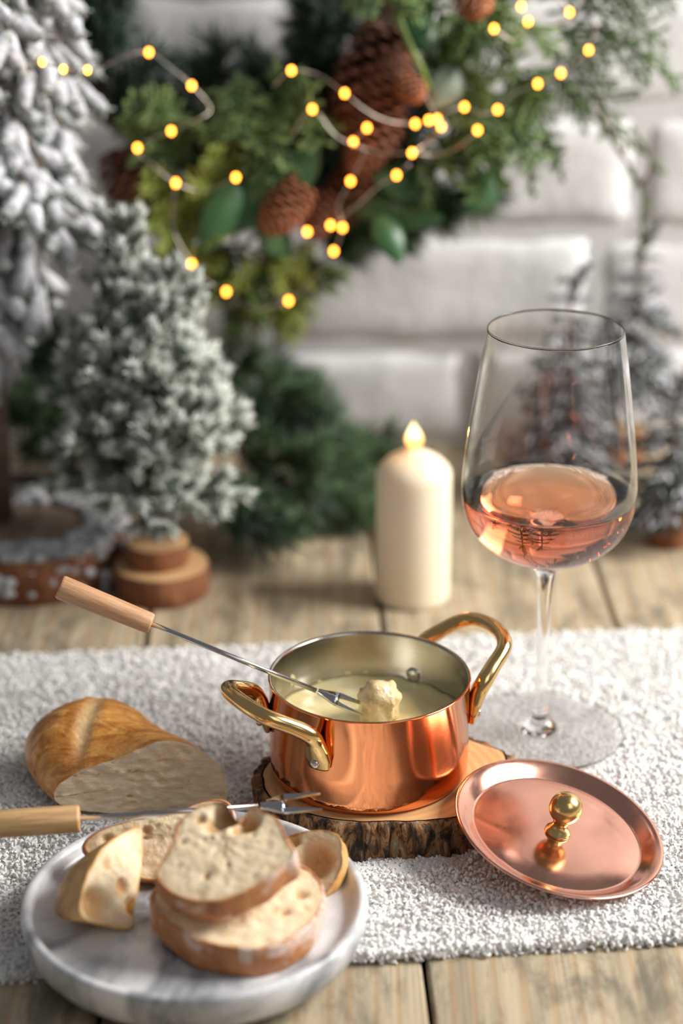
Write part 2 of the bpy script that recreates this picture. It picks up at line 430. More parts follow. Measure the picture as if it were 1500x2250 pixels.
def curls(n_seg=6, sides=4):
    sp = .0026; xs_ = np.arange(XL, XR, sp); out = []
    for x in xs_:
        ya, yb = edge(fl_, fr_, x), edge(bl, br, x)
        ysn = np.arange(ya - .001, yb + .001, sp)
        out.append(np.stack([np.full_like(ysn, x), ysn, np.zeros_like(ysn)], 1))
        for (ye, s) in ((ya, -1), (yb, 1)):
            for q in range(3): out.append(np.array([[x + R.uniform(-.002, .002), ye + s * R.uniform(0, .0022), -.0015 - .0016 * q]]))
    Cn = np.vstack(out); N = len(Cn)
    Cn[:, :2] += R.uniform(-.0014, .0014, (N, 2))
    flat = pressed(Cn[:, 0], Cn[:, 1])
    und = np.array([mnoise.noise(Vector((x * 130, y * 130, 3))) for x, y in Cn[:, :2]])
    Cn[:, 2] += np.where(flat > 0, -.0018 + .0018 * und + R.uniform(-.0006, .0006, N), -.0027)
    rad = R.uniform(.0006, .0013, N) * np.where(flat > 0, 1, .7); tr = R.uniform(.00075, .0011, N) * np.where(flat > 0, 1, .7)
    dl = Cn - np.array(at_z(1224, 1829, .0105)); ln = np.array((.215, -.125, .955)); ln /= np.linalg.norm(ln); hgt = dl @ ln; rd = np.linalg.norm(dl - hgt[:, None] * ln, axis=1)
    Cn[:, 2] = np.where(rd < .0500, np.minimum(Cn[:, 2], Cn[:, 2] - hgt / ln[2] - .0042), Cn[:, 2])
    A = R.normal(size=(N, 3)); A /= np.linalg.norm(A, axis=1)[:, None]
    U = np.cross(A, R.normal(size=(N, 3))); U /= np.linalg.norm(U, axis=1)[:, None]; W = np.cross(A, U)
    arc = R.uniform(3.2, 5.6, N); V = np.empty((N, n_seg, sides, 3))
    for i in range(n_seg):
        th = arc * i / (n_seg - 1); k = np.sin(PI * (i + .6) / (n_seg + .2)) ** .5
        dirr = U * np.cos(th)[:, None] + W * np.sin(th)[:, None]
        shift = A * (rad * .9 * (i / (n_seg - 1) - .5))[:, None]
        for s in range(sides):
            ph = 2 * PI * s / sides
            V[:, i, s] = Cn + shift + dirr * (rad + tr * k * math.cos(ph))[:, None] + A * (tr * k * math.sin(ph))[:, None]
    base = (np.arange(N) * n_seg * sides)[:, None, None]
    Fq = []
    for i in range(n_seg - 1):
        for s in range(sides):
            l = (s + 1) % sides; Fq.append((i * sides + s, i * sides + l, (i + 1) * sides + l, (i + 1) * sides + s))
    Fq = np.array(Fq)[None] + base
    return V.reshape(-1, 3), Fq.reshape(-1, 4)
cv, cf = curls()
o = part('fleece_curls', (cv, cf), M_FLEECE, runner); o['kind'] = 'stuff'

# ------------------------------------------------------------------ wood slab under the pot
SLZ = .0175
slab = thing('wood_slab', 'round slice of tree trunk with rough bark edge under the copper pot', 'trivet', (.022, .928, -.0015))
ctrl = [(0, .066), (12, .0695), (22, .0715), (35, .064), (55, .058), (90, .055), (130, .057), (160, .064), (180, .066), (200, .065), (225, .057), (250, .0505), (270, .048), (290, .050), (315, .058), (340, .064), (360, .066)]
def slabr(a, z=0):
    d = math.degrees(a) % 360
    return np.interp(d, [c[0] for c in ctrl], [c[1] for c in ctrl]) + .0009 * mnoise.noise(Vector((math.cos(a) * 6, math.sin(a) * 6, 2)))
SC = (.022, .928)
def barkd(a, z):
    u = a * 9.5
    cell = mnoise.voronoi(Vector((math.cos(a) * 6.4 + .2 * z * 100, math.sin(a) * 6.4, z * 22)))[0]
    d = min(.5, cell[1] - cell[0])
    return .0042 * min(1, d * 3.2) + .0012 * mnoise.noise(Vector((math.cos(a) * 30, math.sin(a) * 30, z * 120))) - .0016
nseg = 220; V = []; F = []
rings_ = [0, .2, .4, .6, .8, .92, .98]
for s in rings_:
    for k in range(nseg):
        a = 2 * PI * k / nseg; r = (slabr(a) - .0022) * s
        V.append((SC[0] + r * math.cos(a), SC[1] + r * math.sin(a), SLZ - (.0003 if s > .97 else 0)))
for i in range(len(rings_) - 1):
    for k in range(nseg):
        l = (k + 1) % nseg; F.append((i * nseg + k, i * nseg + l, (i + 1) * nseg + l, (i + 1) * nseg + k))
part('cut_face', (V, F), M_SLAB, slab)
V = []; F = []
hz = [SLZ - .0004] + [SLZ - .0008 - i * .00145 for i in range(15)]
for i, z in enumerate(hz):
    for k in range(nseg):
        a = 2 * PI * k / nseg; r = slabr(a) - .0024 if i == 0 else slabr(a) + barkd(a, z) - (.0012 if i == 1 else 0)
        V.append((SC[0] + r * math.cos(a), SC[1] + r * math.sin(a), z))
for i in range(len(hz) - 1):
    for k in range(nseg):
        l = (k + 1) % nseg; F.append((i * nseg + k, (i + 1) * nseg + k, (i + 1) * nseg + l, i * nseg + l))
F.append(tuple((len(hz) - 1) * nseg + k for k in range(nseg))[::-1])
part('bark', (V, F), M_BARK, slab)

# ------------------------------------------------------------------ copper pot
PX, PY, PR = .01425, .9355, .0513; PB, PT = SLZ + .0003, .0715
pot = thing('copper_pot', 'small round copper pot with two brass handles on the bark-edged slab', 'pot', (PX, PY, PB))
prof = [(.0005, 0), (.045, 0), (.0484, .0004), (.0501, .0016), (.0510, .0036), (.0512, .0065), (.0513, .02), (.0513, PT - PB - .0012), (.0518, PT - PB - .0004), (.0516, PT - PB), (.0510, PT - PB)]
part('copper_shell', lathe(prof, 128, (PX, PY, PB), close=False), M_COPPER, pot)
prof = [(.0510, PT - PB), (.0501, PT - PB - .0003), (.0499, PT - PB - .0012), (.0498, .008), (.0485, .003), (.045, .0016), (.0005, .0016)]
part('steel_lining', lathe(prof, 128, (PX, PY, PB), close=False), M_STEEL, pot, label='brushed steel lining')
ph = math.radians(33); e1 = np.array((math.cos(ph), math.sin(ph), 0)); t1 = np.array((-e1[1], e1[0], 0)); PC3 = np.array((PX, PY, 0))
def dirang(sgn, da):
    a = ph + (0 if sgn > 0 else PI) + da; return np.array((math.cos(a), math.sin(a), 0))
def ball(c, r, sx=(1, 1, 1), n=12, axis=None):
    V = []; F = []
    for i in range(n + 1):
        th = PI * i / n
        for k in range(2 * n):
            a = PI * k / n; V.append((math.sin(th) * math.cos(a) * r * sx[0], math.sin(th) * math.sin(a) * r * sx[1], math.cos(th) * r * sx[2]))
    for i in range(n):
        for k in range(2 * n):
            l = (k + 1) % (2 * n); F.append((i * 2 * n + k, (i + 1) * 2 * n + k, (i + 1) * 2 * n + l, i * 2 * n + l))
    V = np.array(V)
    if axis is not None:
        z = unit(axis); x = unit(np.cross((0.3, 1, .2), z)); y = np.cross(z, x); V = V @ np.array([x, y, z])
    return V + np.array(c), F
for sgn in (1, -1):
    s28 = math.radians(28); zr = .0495
    dA, dB = dirang(sgn, -s28), dirang(sgn, s28)
    ex = e1 * sgn
    def P(out, s, z): return PC3 + ex * out + t1 * sgn * s + np.array((0, 0, z))
    def att(d, off, z): return PC3 + d * (PR + off) + np.array((0, 0, z))
    pts = [att(dA, .0012, .0435), att(dA, .0020, zr - .001), att(dA, .0034, .0545), att(dA, .0052, .0605), att(dA, .0085, .0655),
           P(.0615, -.0232, .0705), P(.0690, -.0215, .0745), P(.0745, -.0165, .0775), P(.0768, -.008, .0790), P(.0772, 0, .0793)]
    mir = []
    for p in pts[:-1][::-1]:
        q = p - PC3; mir.append(PC3 + ex * np.dot(q, ex) - t1 * np.dot(q, t1) + np.array((0, 0, q[2])))
    path = smooth_path(pts + mir, 6); nP = len(path)
    for _ in range(26): path[3:-3] = .5 * path[3:-3] + .25 * (path[2:-4] + path[4:-2])
    rr = [.0060, .0071, .0064, .0048, .0044, .0041, .0040, .0040, .0040, .0040]; rr = rr + rr[:-1][::-1]
    ff = [.35, .45, .62, .9, 1, 1, 1, 1, 1, 1]; ff = ff + ff[:-1][::-1]
    # section frame: first axis points away from the pot wall, so flattening makes a leaf-shaped boss against it
    r_ = spline1(rr, nP); f_ = spline1(ff, nP)
    T = np.gradient(path, axis=0); T /= np.linalg.norm(T, axis=1)[:, None]
    Vv = []; seg = 20
    for i in range(nP):
        rad = path[i] - PC3; rad[2] = 0; rad = unit(rad)
        n_ = unit(rad - T[i] * np.dot(rad, T[i])); b_ = np.cross(T[i], n_)
        if np.linalg.norm(rad - T[i] * np.dot(rad, T[i])) < .35:
            n_ = unit(np.array((0, 0, 1)) - T[i] * T[i][2]); b_ = np.cross(T[i], n_)
        if i and np.dot(b_, prevb) < 0: b_ = -b_; 
        if i:
            b_ = unit(.5 * prevb - T[i] * np.dot(.5 * prevb, T[i]) + b_ * .5); n_ = np.cross(b_, T[i])
        prevb = b_
        for k in range(seg):
            a = 2 * PI * k / seg; Vv.append(path[i] + r_[i] * (n_ * math.cos(a) * f_[i] + b_ * math.sin(a)))
    F = []
    for i in range(nP - 1):
        for k in range(seg):
            l = (k + 1) % seg; F.append((i * seg + k, i * seg + l, (i + 1) * seg + l, (i + 1) * seg + k))
    F.append(tuple(range(seg))[::-1]); F.append(tuple((nP - 1) * seg + k for k in range(seg)))
    h = part('handle', (Vv, F), M_BRASS, pot, label='polished brass loop handle')
    for d in (dA, dB):
        part('rivet', ball(att(d, .0052, zr - .002), .0026, (1, 1, .75), 8, d), M_RIVET, h, label='domed steel rivet')
        part('rivet', ball(PC3 + d * (PR - .0016) + np.array((0, 0, zr)), .0042, (1, 1, .4), 8, d), M_RIVET, h, label='flat steel rivet inside the pot')

# melted cheese
V = []; F = []; CZ = .0455; nr, ns = 22, 96
bx, by = PX + .004, PY - .008
for i in range(nr + 1):
    r = .0497 * i / nr
    for k in range(ns):
        a = 2 * PI * k / ns; x, y = PX + r * math.cos(a), PY + r * math.sin(a)
        d = math.hypot(x - bx, y - by)
        z = CZ + .0035 * math.exp(-(d / .014) ** 2) + .0012 * mnoise.noise(Vector((x * 75, y * 75, 1))) + .0006 * mnoise.noise(Vector((x * 190, y * 190, 4)))
        z += .0022 * math.exp(-(((r - .0497) / .004) ** 2)) * (.5 + mnoise.noise(Vector((math.cos(a) * 2, math.sin(a) * 2, 0))))
        V.append((x, y, z))
for i in range(nr):
    for k in range(ns):
        l = (k + 1) % ns; F.append((i * ns + k, i * ns + l, (i + 1) * ns + l, (i + 1) * ns + k))
n0 = len(V)
for k in range(ns):
    a = 2 * PI * k / ns; V.append((PX + .0497 * math.cos(a), PY + .0497 * math.sin(a), CZ - .012))
for k in range(ns):
    l = (k + 1) % ns; F.append((nr * ns + k, nr * ns + l, n0 + l, n0 + k))
cheese = solo('melted_cheese', V, F, M_CHEESE, 'glossy pale yellow melted cheese filling the copper pot', 'cheese')
# splashes on the lining
def splash(px, py, r, stretch):
    best = None
    for a in np.linspace(0, 2 * PI, 720):
        for_z = np.linspace(.046, .069, 24)
        for z in for_z:
            p = np.array((PX + .0496 * math.cos(a), PY + .0496 * math.sin(a), z)); dz = z - CAM_H
            dep = p[1] * math.cos(PITCH) - dz * math.sin(PITCH); up = p[1] * math.sin(PITCH) + dz * math.cos(PITCH)
            q = (750 + FPX * p[0] / dep, 1125 - FPX * up / dep); e = (q[0] - px) ** 2 + (q[1] - py) ** 2
            if math.sin(a) > -.2 and (best is None or e < best[0]): best = (e, p, a)
    p, a = best[1], best[2]; V, F = ball((0, 0, 0), r, (1, 1, .22), 8, (math.cos(a), math.sin(a), 0))
    V = V * np.array((1, 1, stretch)); V += np.array([mnoise.noise(Vector(v * 300)) for v in V])[:, None] * V * .5
    return V + p, F
spl = merge([splash(641, 1492, .0022, 1.5), splash(648, 1503, .0012, 1.8), splash(760, 1480, .0022, .6), splash(800, 1478, .0017, .5), splash(700, 1500, .0014, .8)])
part('cheese_splash', spl, M_SPLASH, cheese, label='cheese smears stuck to the pot wall')

# dipped bread cube
V, F = ball((0, 0, 0), .0118, (1, .95, 1.15), 20)
V2 = []
for v in V:
    u = unit(v); q = np.sign(u) * np.abs(u) ** .62; q = q / np.linalg.norm(q) * np.linalg.norm(v)
    k = 1 + .16 * mnoise.noise(Vector(u * 2.1)) + .08 * mnoise.noise(Vector(u * 6)) + .04 * mnoise.noise(Vector(u * 14)) - .16 * math.exp(-((u[2] + .05) / .16) ** 2)
    V2.append(q * k)
BC = at_z(833, 1548, .0545)
cube = solo('dipped_bread_cube', np.array(V2) + BC, F, M_CBREAD, 'cheese-coated bread cube on the tip of the fondue fork in the pot', 'bread')

# ------------------------------------------------------------------ forks
def grain_wood(name, a, b):
    m = M(name); n = m.noise(1, 5, .62, m.mapping((35, 420, 420)), .15); q = m.noise(1, 3, .5, m.mapping((120, 1400, 1400)))
    c = m.ramp(n, [(.32, b), (.6, a)]); c = m.mix(m.ramp(q, [(.55, g3(0)), (.75, g3(.4))]), c, tuple(x * .5 for x in b))
    m.color(c).rough(.45).bump(q, .25, .0004); return m.m
M_BEECH = grain_wood('beech_handle', (.70, .40, .22), (.50, .25, .12))
M_OAK = grain_wood('oak_handle', (.66, .42, .20), (.42, .23, .09))
def fork(label, A, B, Hn, hr, hr2, wood, yawup, wsc=1.0, neck=.022, plen=.026):
    """A handle end, B prong tips, Hn where handle meets shaft (0..1 along)."""
    A, B = np.array(A, float), np.array(B, float); L = np.linalg.norm(B - A); x = (B - A) / L
    up = unit(np.array(yawup, float) - x * np.dot(yawup, x)); y = np.cross(up, x)
    f = bpy.data.objects.new('fondue_fork', None); C.objects.link(f); f.location = tuple(A); f['label'] = label; f['category'] = 'fork'
    f.empty_display_size = .01
    from mathutils import Matrix
    f.rotation_euler = Matrix((x, y, up)).transposed().to_euler()
    def add(name, VF, mat, lab=None):
        me = mesh_of(name, VF[0], VF[1], mat); o = bpy.data.objects.new(name, me); C.objects.link(o); o.parent = f
        if lab: o['label'] = lab
    h = Hn * L; prof = [(0, .0001), (0, hr * .88), (.0006, hr * .96), (.0014, hr), (h - .0014, hr2), (h - .0006, hr2 * .96), (h, hr2 * .86), (h, .0001)]
    V = []; F = []; sg = 40
    for (d, r) in prof:
        for k in range(sg): V.append((d, r * math.cos(2 * PI * k / sg), r * math.sin(2 * PI * k / sg)))
    for i in range(len(prof) - 1):
        for k in range(sg): l = (k + 1) % sg; F.append((i * sg + k, (i + 1) * sg + k, (i + 1) * sg + l, i * sg + l))
    add('handle', (V, F), wood, 'turned wooden grip')
    add('shaft', tube([(h - .004, 0, 0), (L - plen - neck * .0 - .001, 0, 0)], .0013, 16), M_SHAFT)
    # flattened neck widening into two prongs
    n0 = L - plen
    st = [(0, .0012, .0011), (.003, .0019, .0010), (.006, .0031, .0008), (.009, .0042, .0007), (.0115, .0046, .0007)]; st = [(a_, b_ * wsc, c_) for a_, b_, c_ in st]
    V = []; F = []
    for (d, wd, th) in st:
        V += [(n0 + d, -wd, th), (n0 + d, wd, th), (n0 + d, wd, -th), (n0 + d, -wd, -th)]
    for i in range(len(st) - 1):
        for k in range(4): l = (k + 1) % 4; F.append((i * 4 + k, i * 4 + l, i * 4 + 4 + l, i * 4 + 4 + k))
    F.append((3, 2, 1, 0)); n = (len(st) - 1) * 4; F.append((n, n + 1, n + 2, n + 3))
    add('neck', (V, F), M_SHAFT)
    for s in (-1, 1):
        st = [(.0108, 0.0012, .0046), (.013, .0021, .0047), (.018, .0028, .0046), (.022, .0033, .0045), (plen, .0040, .0043)]; st = [(a_, b_ * wsc, c_ * wsc) for a_, b_, c_ in st]
        V = []; F = []
        for (d, w0, w1) in st:
            V += [(n0 + d, s * w0, .0007), (n0 + d, s * w1, .0007), (n0 + d, s * w1, -.0007), (n0 + d, s * w0, -.0007)]
        for i in range(len(st) - 1):
            for k in range(4): l = (k + 1) % 4; F.append((i * 4 + k, i * 4 + l, i * 4 + 4 + l, i * 4 + 4 + k))
        F.append((3, 2, 1, 0)); n = (len(st) - 1) * 4; F.append((n, n + 1, n + 2, n + 3))
        me = mesh_of('prong', V, F, M_SHAFT, smooth=False); o = bpy.data.objects.new('prong', me); C.objects.link(o); o.parent = f
    return f
tip = at_z(801, 1561, .0535); rimp = at_z(594, 1477, .0742)
d = unit(rimp - tip)
best = min(((abs((750 + FPX * q[0] / (q[1] * math.cos(PITCH) - (q[2] - CAM_H) * math.sin(PITCH))) - 130), k) for k in np.linspace(.1, .25, 301) for q in [tip + d * k]))
endp = tip + d * best[1]
LF1 = best[1]
fork('fondue fork with smooth beech handle leaning over the copper pot rim', endp, tip, .298, .0062, .0054, M_BEECH, (0, -.35, 1), wsc=.95)
A2 = at_z(-60, 1815, .046); B2 = at_z(706, 1761, .050)
fork('fondue fork with grained oak handle lying across the bread slices', A2, B2, .305, .0066, .0066, M_OAK, (0, -.25, 1), wsc=1.3, plen=.029)

# ------------------------------------------------------------------ lid
LZ = .0105
LC = at_z(1224, 1829, LZ); LN = unit((.215, -.125, .955))
lx = unit(np.cross((0, 1, 0), LN)); ly = np.cross(LN, lx)
Rm = np.array([lx, ly, LN])
def lidlathe(prof, seg=128):
    V, F = lathe(prof, seg, close=False); return V @ Rm + LC, F
lid = thing('pot_cover', 'round copper pot lid with brass ball knob tilted on the fleece', 'lid', LC)
part('lid_disc', lidlathe([(.0003, .0002), (.030, .0000), (.0418, -.0004), (.0428, -.0006), (.0438, .0000), (.0480, .0028), (.0515, .0042), (.0530, .0044), (.0535, .0040), (.0532, .0034), (.0515, .0032), (.048, .0018), (.0438, -.0012), (.042, -.0016), (.0003, -.0012)]), M_LIDCOPPER, lid)
kp = [(.0003, 0), (.0062, 0), (.0066, .0008), (.0062, .0018), (.0048, .0032), (.0038, .0052), (.0037, .0066), (.0046, .0080)]
for k in range(0, 13):
    a = -.95 + (PI / 2 + .95) * k / 12; kp.append((max(.0002, .0083 * math.cos(a)), .0155 + .0083 * math.sin(a)))
part('knob', lidlathe(kp, 48), M_KNOB, lid, label='polished brass ball knob')

# ------------------------------------------------------------------ wine glass
GL = np.array((GC[0], GC[1], .0002))
glass = thing('wine_glass', 'tall clear wine glass with rose wine standing on the fleece', 'glass', GL)
out = [(.030, .0002), (.0452, .0002), (.0460, .0002), (.0464, .0006), (.0462, .0010), (.0380, .0014), (.024, .0022), (.013, .0036), (.0075, .0060), (.0048, .010), (.0038, .018), (.0034, .035), (.0033, .06), (.0037, .08), (.0046, .091), (.0062, .0975), (.0098, .1022), (.016, .1050), (.025, .1085), (.034, .1145), (.0408, .1225), (.0448, .1325), (.0462, .1435), (.0459, .153), (.0445, .168), (.0421, .187), (.0388, .210), (.0356, .2305), (.03535, .2320), (.0352, .2328), (.0351, .2331)]
inn = [(.0350, .2332), (.0348, .2331), (.0347, .2328), (.03487, .2320), (.0351, .2305), (.0383, .210), (.0416, .187), (.0440, .168), (.0454, .153), (.0457, .1435), (.0439, .1333), (.0399, .124), (.0332, .1162), (.0245, .1106), (.015, .1078), (.006, .1066), (.0003, .1063)]
po = smooth_path([(a, 0, b) for a, b in out], 4); pi_ = smooth_path([(a, 0, b) for a, b in inn], 4)
prof = [(.0003, .0002)] + [(p[0], p[2]) for p in po] + [(p[0], p[2]) for p in pi_]
part('glass_bowl_and_stem', lathe(prof, 96, GL, close=False), M_GLASS, glass)
wl = .1412
wprof = [(.0003, .1060), (.006, .1062), (.015, .1074), (.0247, .1102), (.0335, .1158), (.0403, .1236), (.0444, .1330), (.0458, wl - .0006), (.0459, wl), (.0440, wl - .0005), (.042, wl - .0007), (.0003, wl - .0007)]
V, F = lathe(wprof, 96, GL, close=False)
solo('rose_wine', V, F, M_WINE, 'pale pink rose wine filling the bottom of the wine glass', 'wine')

# ------------------------------------------------------------------ candle
CP = np.array((.0456, 1.2025, TZ))
candle = thing('pillar_candle', 'lit ivory pillar candle standing on the planks behind the pot', 'candle', CP)
part('wax', lathe([(.0003, 0), (.0225, 0), (.0236, .0012), (.0240, .004), (.0240, .083), (.0237, .0865), (.0222, .0895), (.0175, .0945), (.011, .0985), (.0055, .1005), (.0003, .1008)], 64, CP, close=False), M_WAX, candle)
wk = part('wick', tube([CP + (0, 0, .0995), CP + (.0003, 0, .104), CP + (.0012, 0, .108)], .0008, 8), M_WICK, candle)
V = []; F = []; tn = []
for i in range(21):
    t = i / 20; r = .0056 * (math.sin(PI * min(1, (t * .94 + .06)) ** .62)) ** 1.1 * (1 if t < .99 else .05)
    for k in range(20):
        a = 2 * PI * k / 20; V.append((CP[0] + max(r, .0001) * math.cos(a) - .0008 * t * t, CP[1] + max(r, .0001) * math.sin(a), CP[2] + .1030 + t * .0170)); tn.append(t)
for i in range(20):
    for k in range(20):
        l = (k + 1) % 20; F.append((i * 20 + k, i * 20 + l, (i + 1) * 20 + l, (i + 1) * 20 + k))
part('flame', (V, F), M_FLAME, candle, attr=tn, label='small bright teardrop flame')
pl = bpy.data.lights.new('candle_light', 'POINT'); pl.energy = .11; pl.color = (1, .50, .18); pl.shadow_soft_size = .003
po_ = bpy.data.objects.new('candle_light', pl); C.objects.link(po_); po_.location = (0, 0, .1165); po_.parent = candle

# ------------------------------------------------------------------ marble plate
PZ = .0005
plate = [(.0003, 0), (.066, 0), (.069, 0), (.0735, .0015), (.0772, .006), (.0792, .013), (.0798, .0185), (.0794, .0208), (.0782, .0217), (.0768, .0219), (.0752, .0213), (.0742, .0195), (.0732, .0165), (.0715, .0150), (.0690, .0145), (.0670, .0144), (.04, .0144), (.0003, .0144)]
V, F = lathe(plate, 128, (PLC[0], PLC[1], PZ), close=False)
solo('marble_plate', V, F, M_MARBLE, 'round white marble plate with raised rim holding bread slices', 'plate')

# ------------------------------------------------------------------ bread
def slice_(label, outline, O, n, thick, crust_mat, pits=(), seed=0, rough=.0007, taper=.0, cavity=None):
    n = unit(n); pts = np.array([at_plane(px, py, O, n) for px, py in outline])
    m_ = len(pts); Q = np.vstack([pts, pts, pts]); dens = smooth_path(Q, 6)[m_ * 6: 2 * m_ * 6]
    c = dens.mean(0); ns = len(dens); rel = dens - c
    ux = unit(rel[0]); uy = np.cross(n, ux)
    # walk anticlockwise as seen from the face
    ar = sum(np.dot(np.cross(rel[i], rel[(i + 1) % ns]), n) for i in range(ns))
    if ar < 0: rel = rel[::-1]
    lim = .955; rr = list(np.linspace(0, lim, 22)); V = []; F = []; tn = []
    pit3 = [(at_plane(px, py, O, n) - c, r, dp) for (px, py, r, dp) in pits]
    def disp(p, s):
        q = p + c
        v = rough * (mnoise.noise(Vector(q * 160 + np.array((seed, 0, 0)))) + .8 * mnoise.noise(Vector(q * 420)))
        w_ = mnoise.voronoi(Vector(q * 190 + np.array((seed * 3.1, 0, 0))))[0][0]
        if mnoise.noise(Vector(q * 110 + np.array((seed, 5, 0)))) > .22: v -= .0013 * max(0, 1 - w_ * 2.6)
        t_ = 0
        for (pc, r, dp) in pit3:
            g = math.exp(-(np.linalg.norm(p - pc) / r) ** 4); v -= dp * g; t_ = max(t_, g * .75)
        return v, t_
    for s in rr:
        for k in range(ns):
            p = rel[k] * s; v, t_ = disp(p, s); V.append(c + p + n * v); tn.append(max(t_, .25 if s > .88 else 0))
    for i in range(len(rr) - 1):
        for k in range(ns):
            l = (k + 1) % ns; F.append((i * ns + k, i * ns + l, (i + 1) * ns + l, (i + 1) * ns + k))
    root = thing('bread_slice', label, 'bread', tuple(c - n * thick), 'pieces of baguette on the marble plate')
    part('crumb', (V, F), M_CRUMB, root, attr=tn)
    V = []; F = []
    sec = [(lim, 0), (.978, .0003), (1.0, -.0001), (1.012, -.0012), (1.02, -thick * .5), (1.01, -thick * .85), (.97, -thick), (.5, -thick * 1.0), (.01, -thick)]
    for j, (s, dz) in enumerate(sec):
        for k in range(ns):
            p = rel[k] * s
            if j == 0: v, _ = disp(p, s); V.append(c + p + n * v); continue
            wv = .0011 * mnoise.noise(Vector((p + c) * 120 + n * dz * 120 + np.array((seed, 0, 0))))
            tp = 1 - taper * min(1, -dz / thick) if dz < 0 else 1
            V.append(c + p * tp + unit(p) * wv * (1 if s > .9 else 0) + n * dz)
    for i in range(len(sec) - 1):
        for k in range(ns):
            l = (k + 1) % ns; F.append((i * ns + k, i * ns + l, (i + 1) * ns + l, (i + 1) * ns + k))
    part('crust', (V, F), crust_mat, root)
    return root
slice_('lowest bread slice lying flat at the front of the marble plate',
       [(334, 1962), (345, 2000), (380, 2035), (440, 2068), (520, 2085), (600, 2080), (655, 2055), (695, 2015), (712, 1975), (705, 1935), (670, 1905), (600, 1890), (480, 1900), (380, 1925)],
       at_z(520, 2020, .0325), (.02, -.10, .99), .0165, M_CRUST, [(660, 1965, .003, .002), (625, 2005, .0018, .002)], 1)
slice_('large torn bread slice propped on top of the lowest slice',
       [(342, 1915), (352, 1945), (390, 1972), (450, 1985), (510, 1975), (570, 1945), (620, 1905), (648, 1880), (630, 1840), (610, 1800), (585, 1785), (560, 1775), (545, 1782), (525, 1800), (508, 1782), (495, 1762), (470, 1760), (430, 1775), (395, 1800), (385, 1830), (370, 1870)],
       at_z(450, 1985, .0500), (-.12, -.44, .89), .0165, M_CRUST, [(497, 1788, .0058, .008), (545, 1806, .0045, .008), (470, 1812, .0045, .003), (520, 1822, .003, .003), (440, 1800, .0022, .002), (400, 1850, .0014, .0016), (452, 1925, .0014, .0018), (500, 1900, .001, .001)], 2)
slice_('curved bread piece standing at the left side of the marble plate',
       [(178, 2018), (235, 2034), (288, 2040), (296, 1990), (308, 1930), (313, 1880), (312, 1822), (285, 1822), (240, 1850), (205, 1895), (182, 1950)],
       at_z(285, 2035, .0165), (.78, -.42, .48), .024, M_TOAST, [(212, 1985, .007, .0075), (268, 1948, .0035, .003), (290, 1990, .004, .004), (235, 1900, .0025, .0015)], 3, taper=.30)
slice_('long bread slice leaning at the back of the marble plate behind the torn slice',
       [(182, 1862), (215, 1900), (280, 1925), (350, 1935), (420, 1920), (480, 1880), (515, 1830), (512, 1775), (490, 1757), (440, 1763), (385, 1785), (330, 1795), (260, 1808), (205, 1832)],
       at_z(350, 1932, .0210), (.05, -.72, .69), .012, M_CRUST, [(320, 1825, .0022, .002), (318, 1840, .0012, .002), (235, 1842, .0022, .002), (345, 1815, .0012, .001)], 4)
slice_('small hollow crust chunk at the right side of the marble plate',
       [(628, 1842), (655, 1832), (690, 1822), (740, 1832), (753, 1868), (748, 1912), (728, 1950), (702, 1972), (672, 1945), (650, 1915), (636, 1880)],
       at_z(705, 1965, .0175), (-.34, -.60, .72), .012, M_TOAST, [(690, 1892, .0085, .0075), (645, 1848, .003, .003)], 5, taper=.12)

# loaf
import bmesh
loaf = thing('bread_loaf', 'cut end of a crusty baguette loaf on the fleece beside the pot', 'bread', (-.12, .96, 0))
ax = unit((-.64, .77, 0)); pr_ = np.array((ax[1], -ax[0], 0)); C0 = np.array((-.0990, .916, 0))
V = []; F = []; tn = []; nk = 72; sts = np.linspace(-.045, .096, 70)
slash = [at_plane(245, 1595, (0, 0, .036), (0, 0, 1.0)), at_plane(100, 1660, (0, 0, .018), (0, 0, 1.0))]
for i, s in enumerate(sts):
    e = max(0, (s - .045) / (.092 - .045)); k_ = math.sqrt(max(0, 1 - e ** 2.3)) if e < 1 else 0
    k_ = max(k_, .01)
    hw = .0350 * k_ * (1 + .03 * math.sin(s * 70)); hh = .0395 * (k_ ** .75) * (1 - .05 * math.cos((s - .03) * 90))
    for k in range(nk):
        a = 2 * PI * k / nk; cx_, cz_ = math.cos(a), math.sin(a)
        x_ = hw * np.sign(cx_) * abs(cx_) ** .85; z_ = hh * (.36 + .64 * (np.sign(cz_) * abs(cz_) ** .9)) if cz_ > 0 else hh * (.36 + .36 * np.sign(cz_) * abs(cz_) ** .6)
        z_ *= 1 - .6 * max(0, .25 - x_ / hw) * min(1, max(0, (.055 - s) / .06)) * (1 if z_ > hh * .36 else 0) ** 1
        p = C0 + ax * s + pr_ * x_ + np.array((0, 0, z_))
        d_ = .0011 * mnoise.noise(Vector(p * 70)) + .0005 * mnoise.noise(Vector(p * 240))
        # diagonal score marks opened by baking
        q = (s - .052) - x_ * .9 ; g = math.exp(-((q) / .0052) ** 2) * (1 if z_ > hh * .5 else 0) * math.exp(-(abs(x_ + .003) / .017) ** 4)
        q2 = (s - .0865) - x_ * .5; g2 = math.exp(-((q2) / .004) ** 2) * (1 if z_ > hh * .3 else 0) * .5
        rim_ = math.exp(-((abs(q) - .0075) / .0025) ** 2) * math.exp(-(abs(x_ + .003) / .018) ** 4) * (1 if z_ > hh * .5 else 0)
        p = p + np.array((0, 0, 1)) * (-.0022 * g - .002 * g2 + .0016 * rim_) + unit((pr_ * x_ + np.array((0, 0, z_ - hh * .4)))) * d_
        V.append(p); tn.append(min(1, .9 * g + g2 * .8 + (.45 if z_ < hh * .22 else 0)))
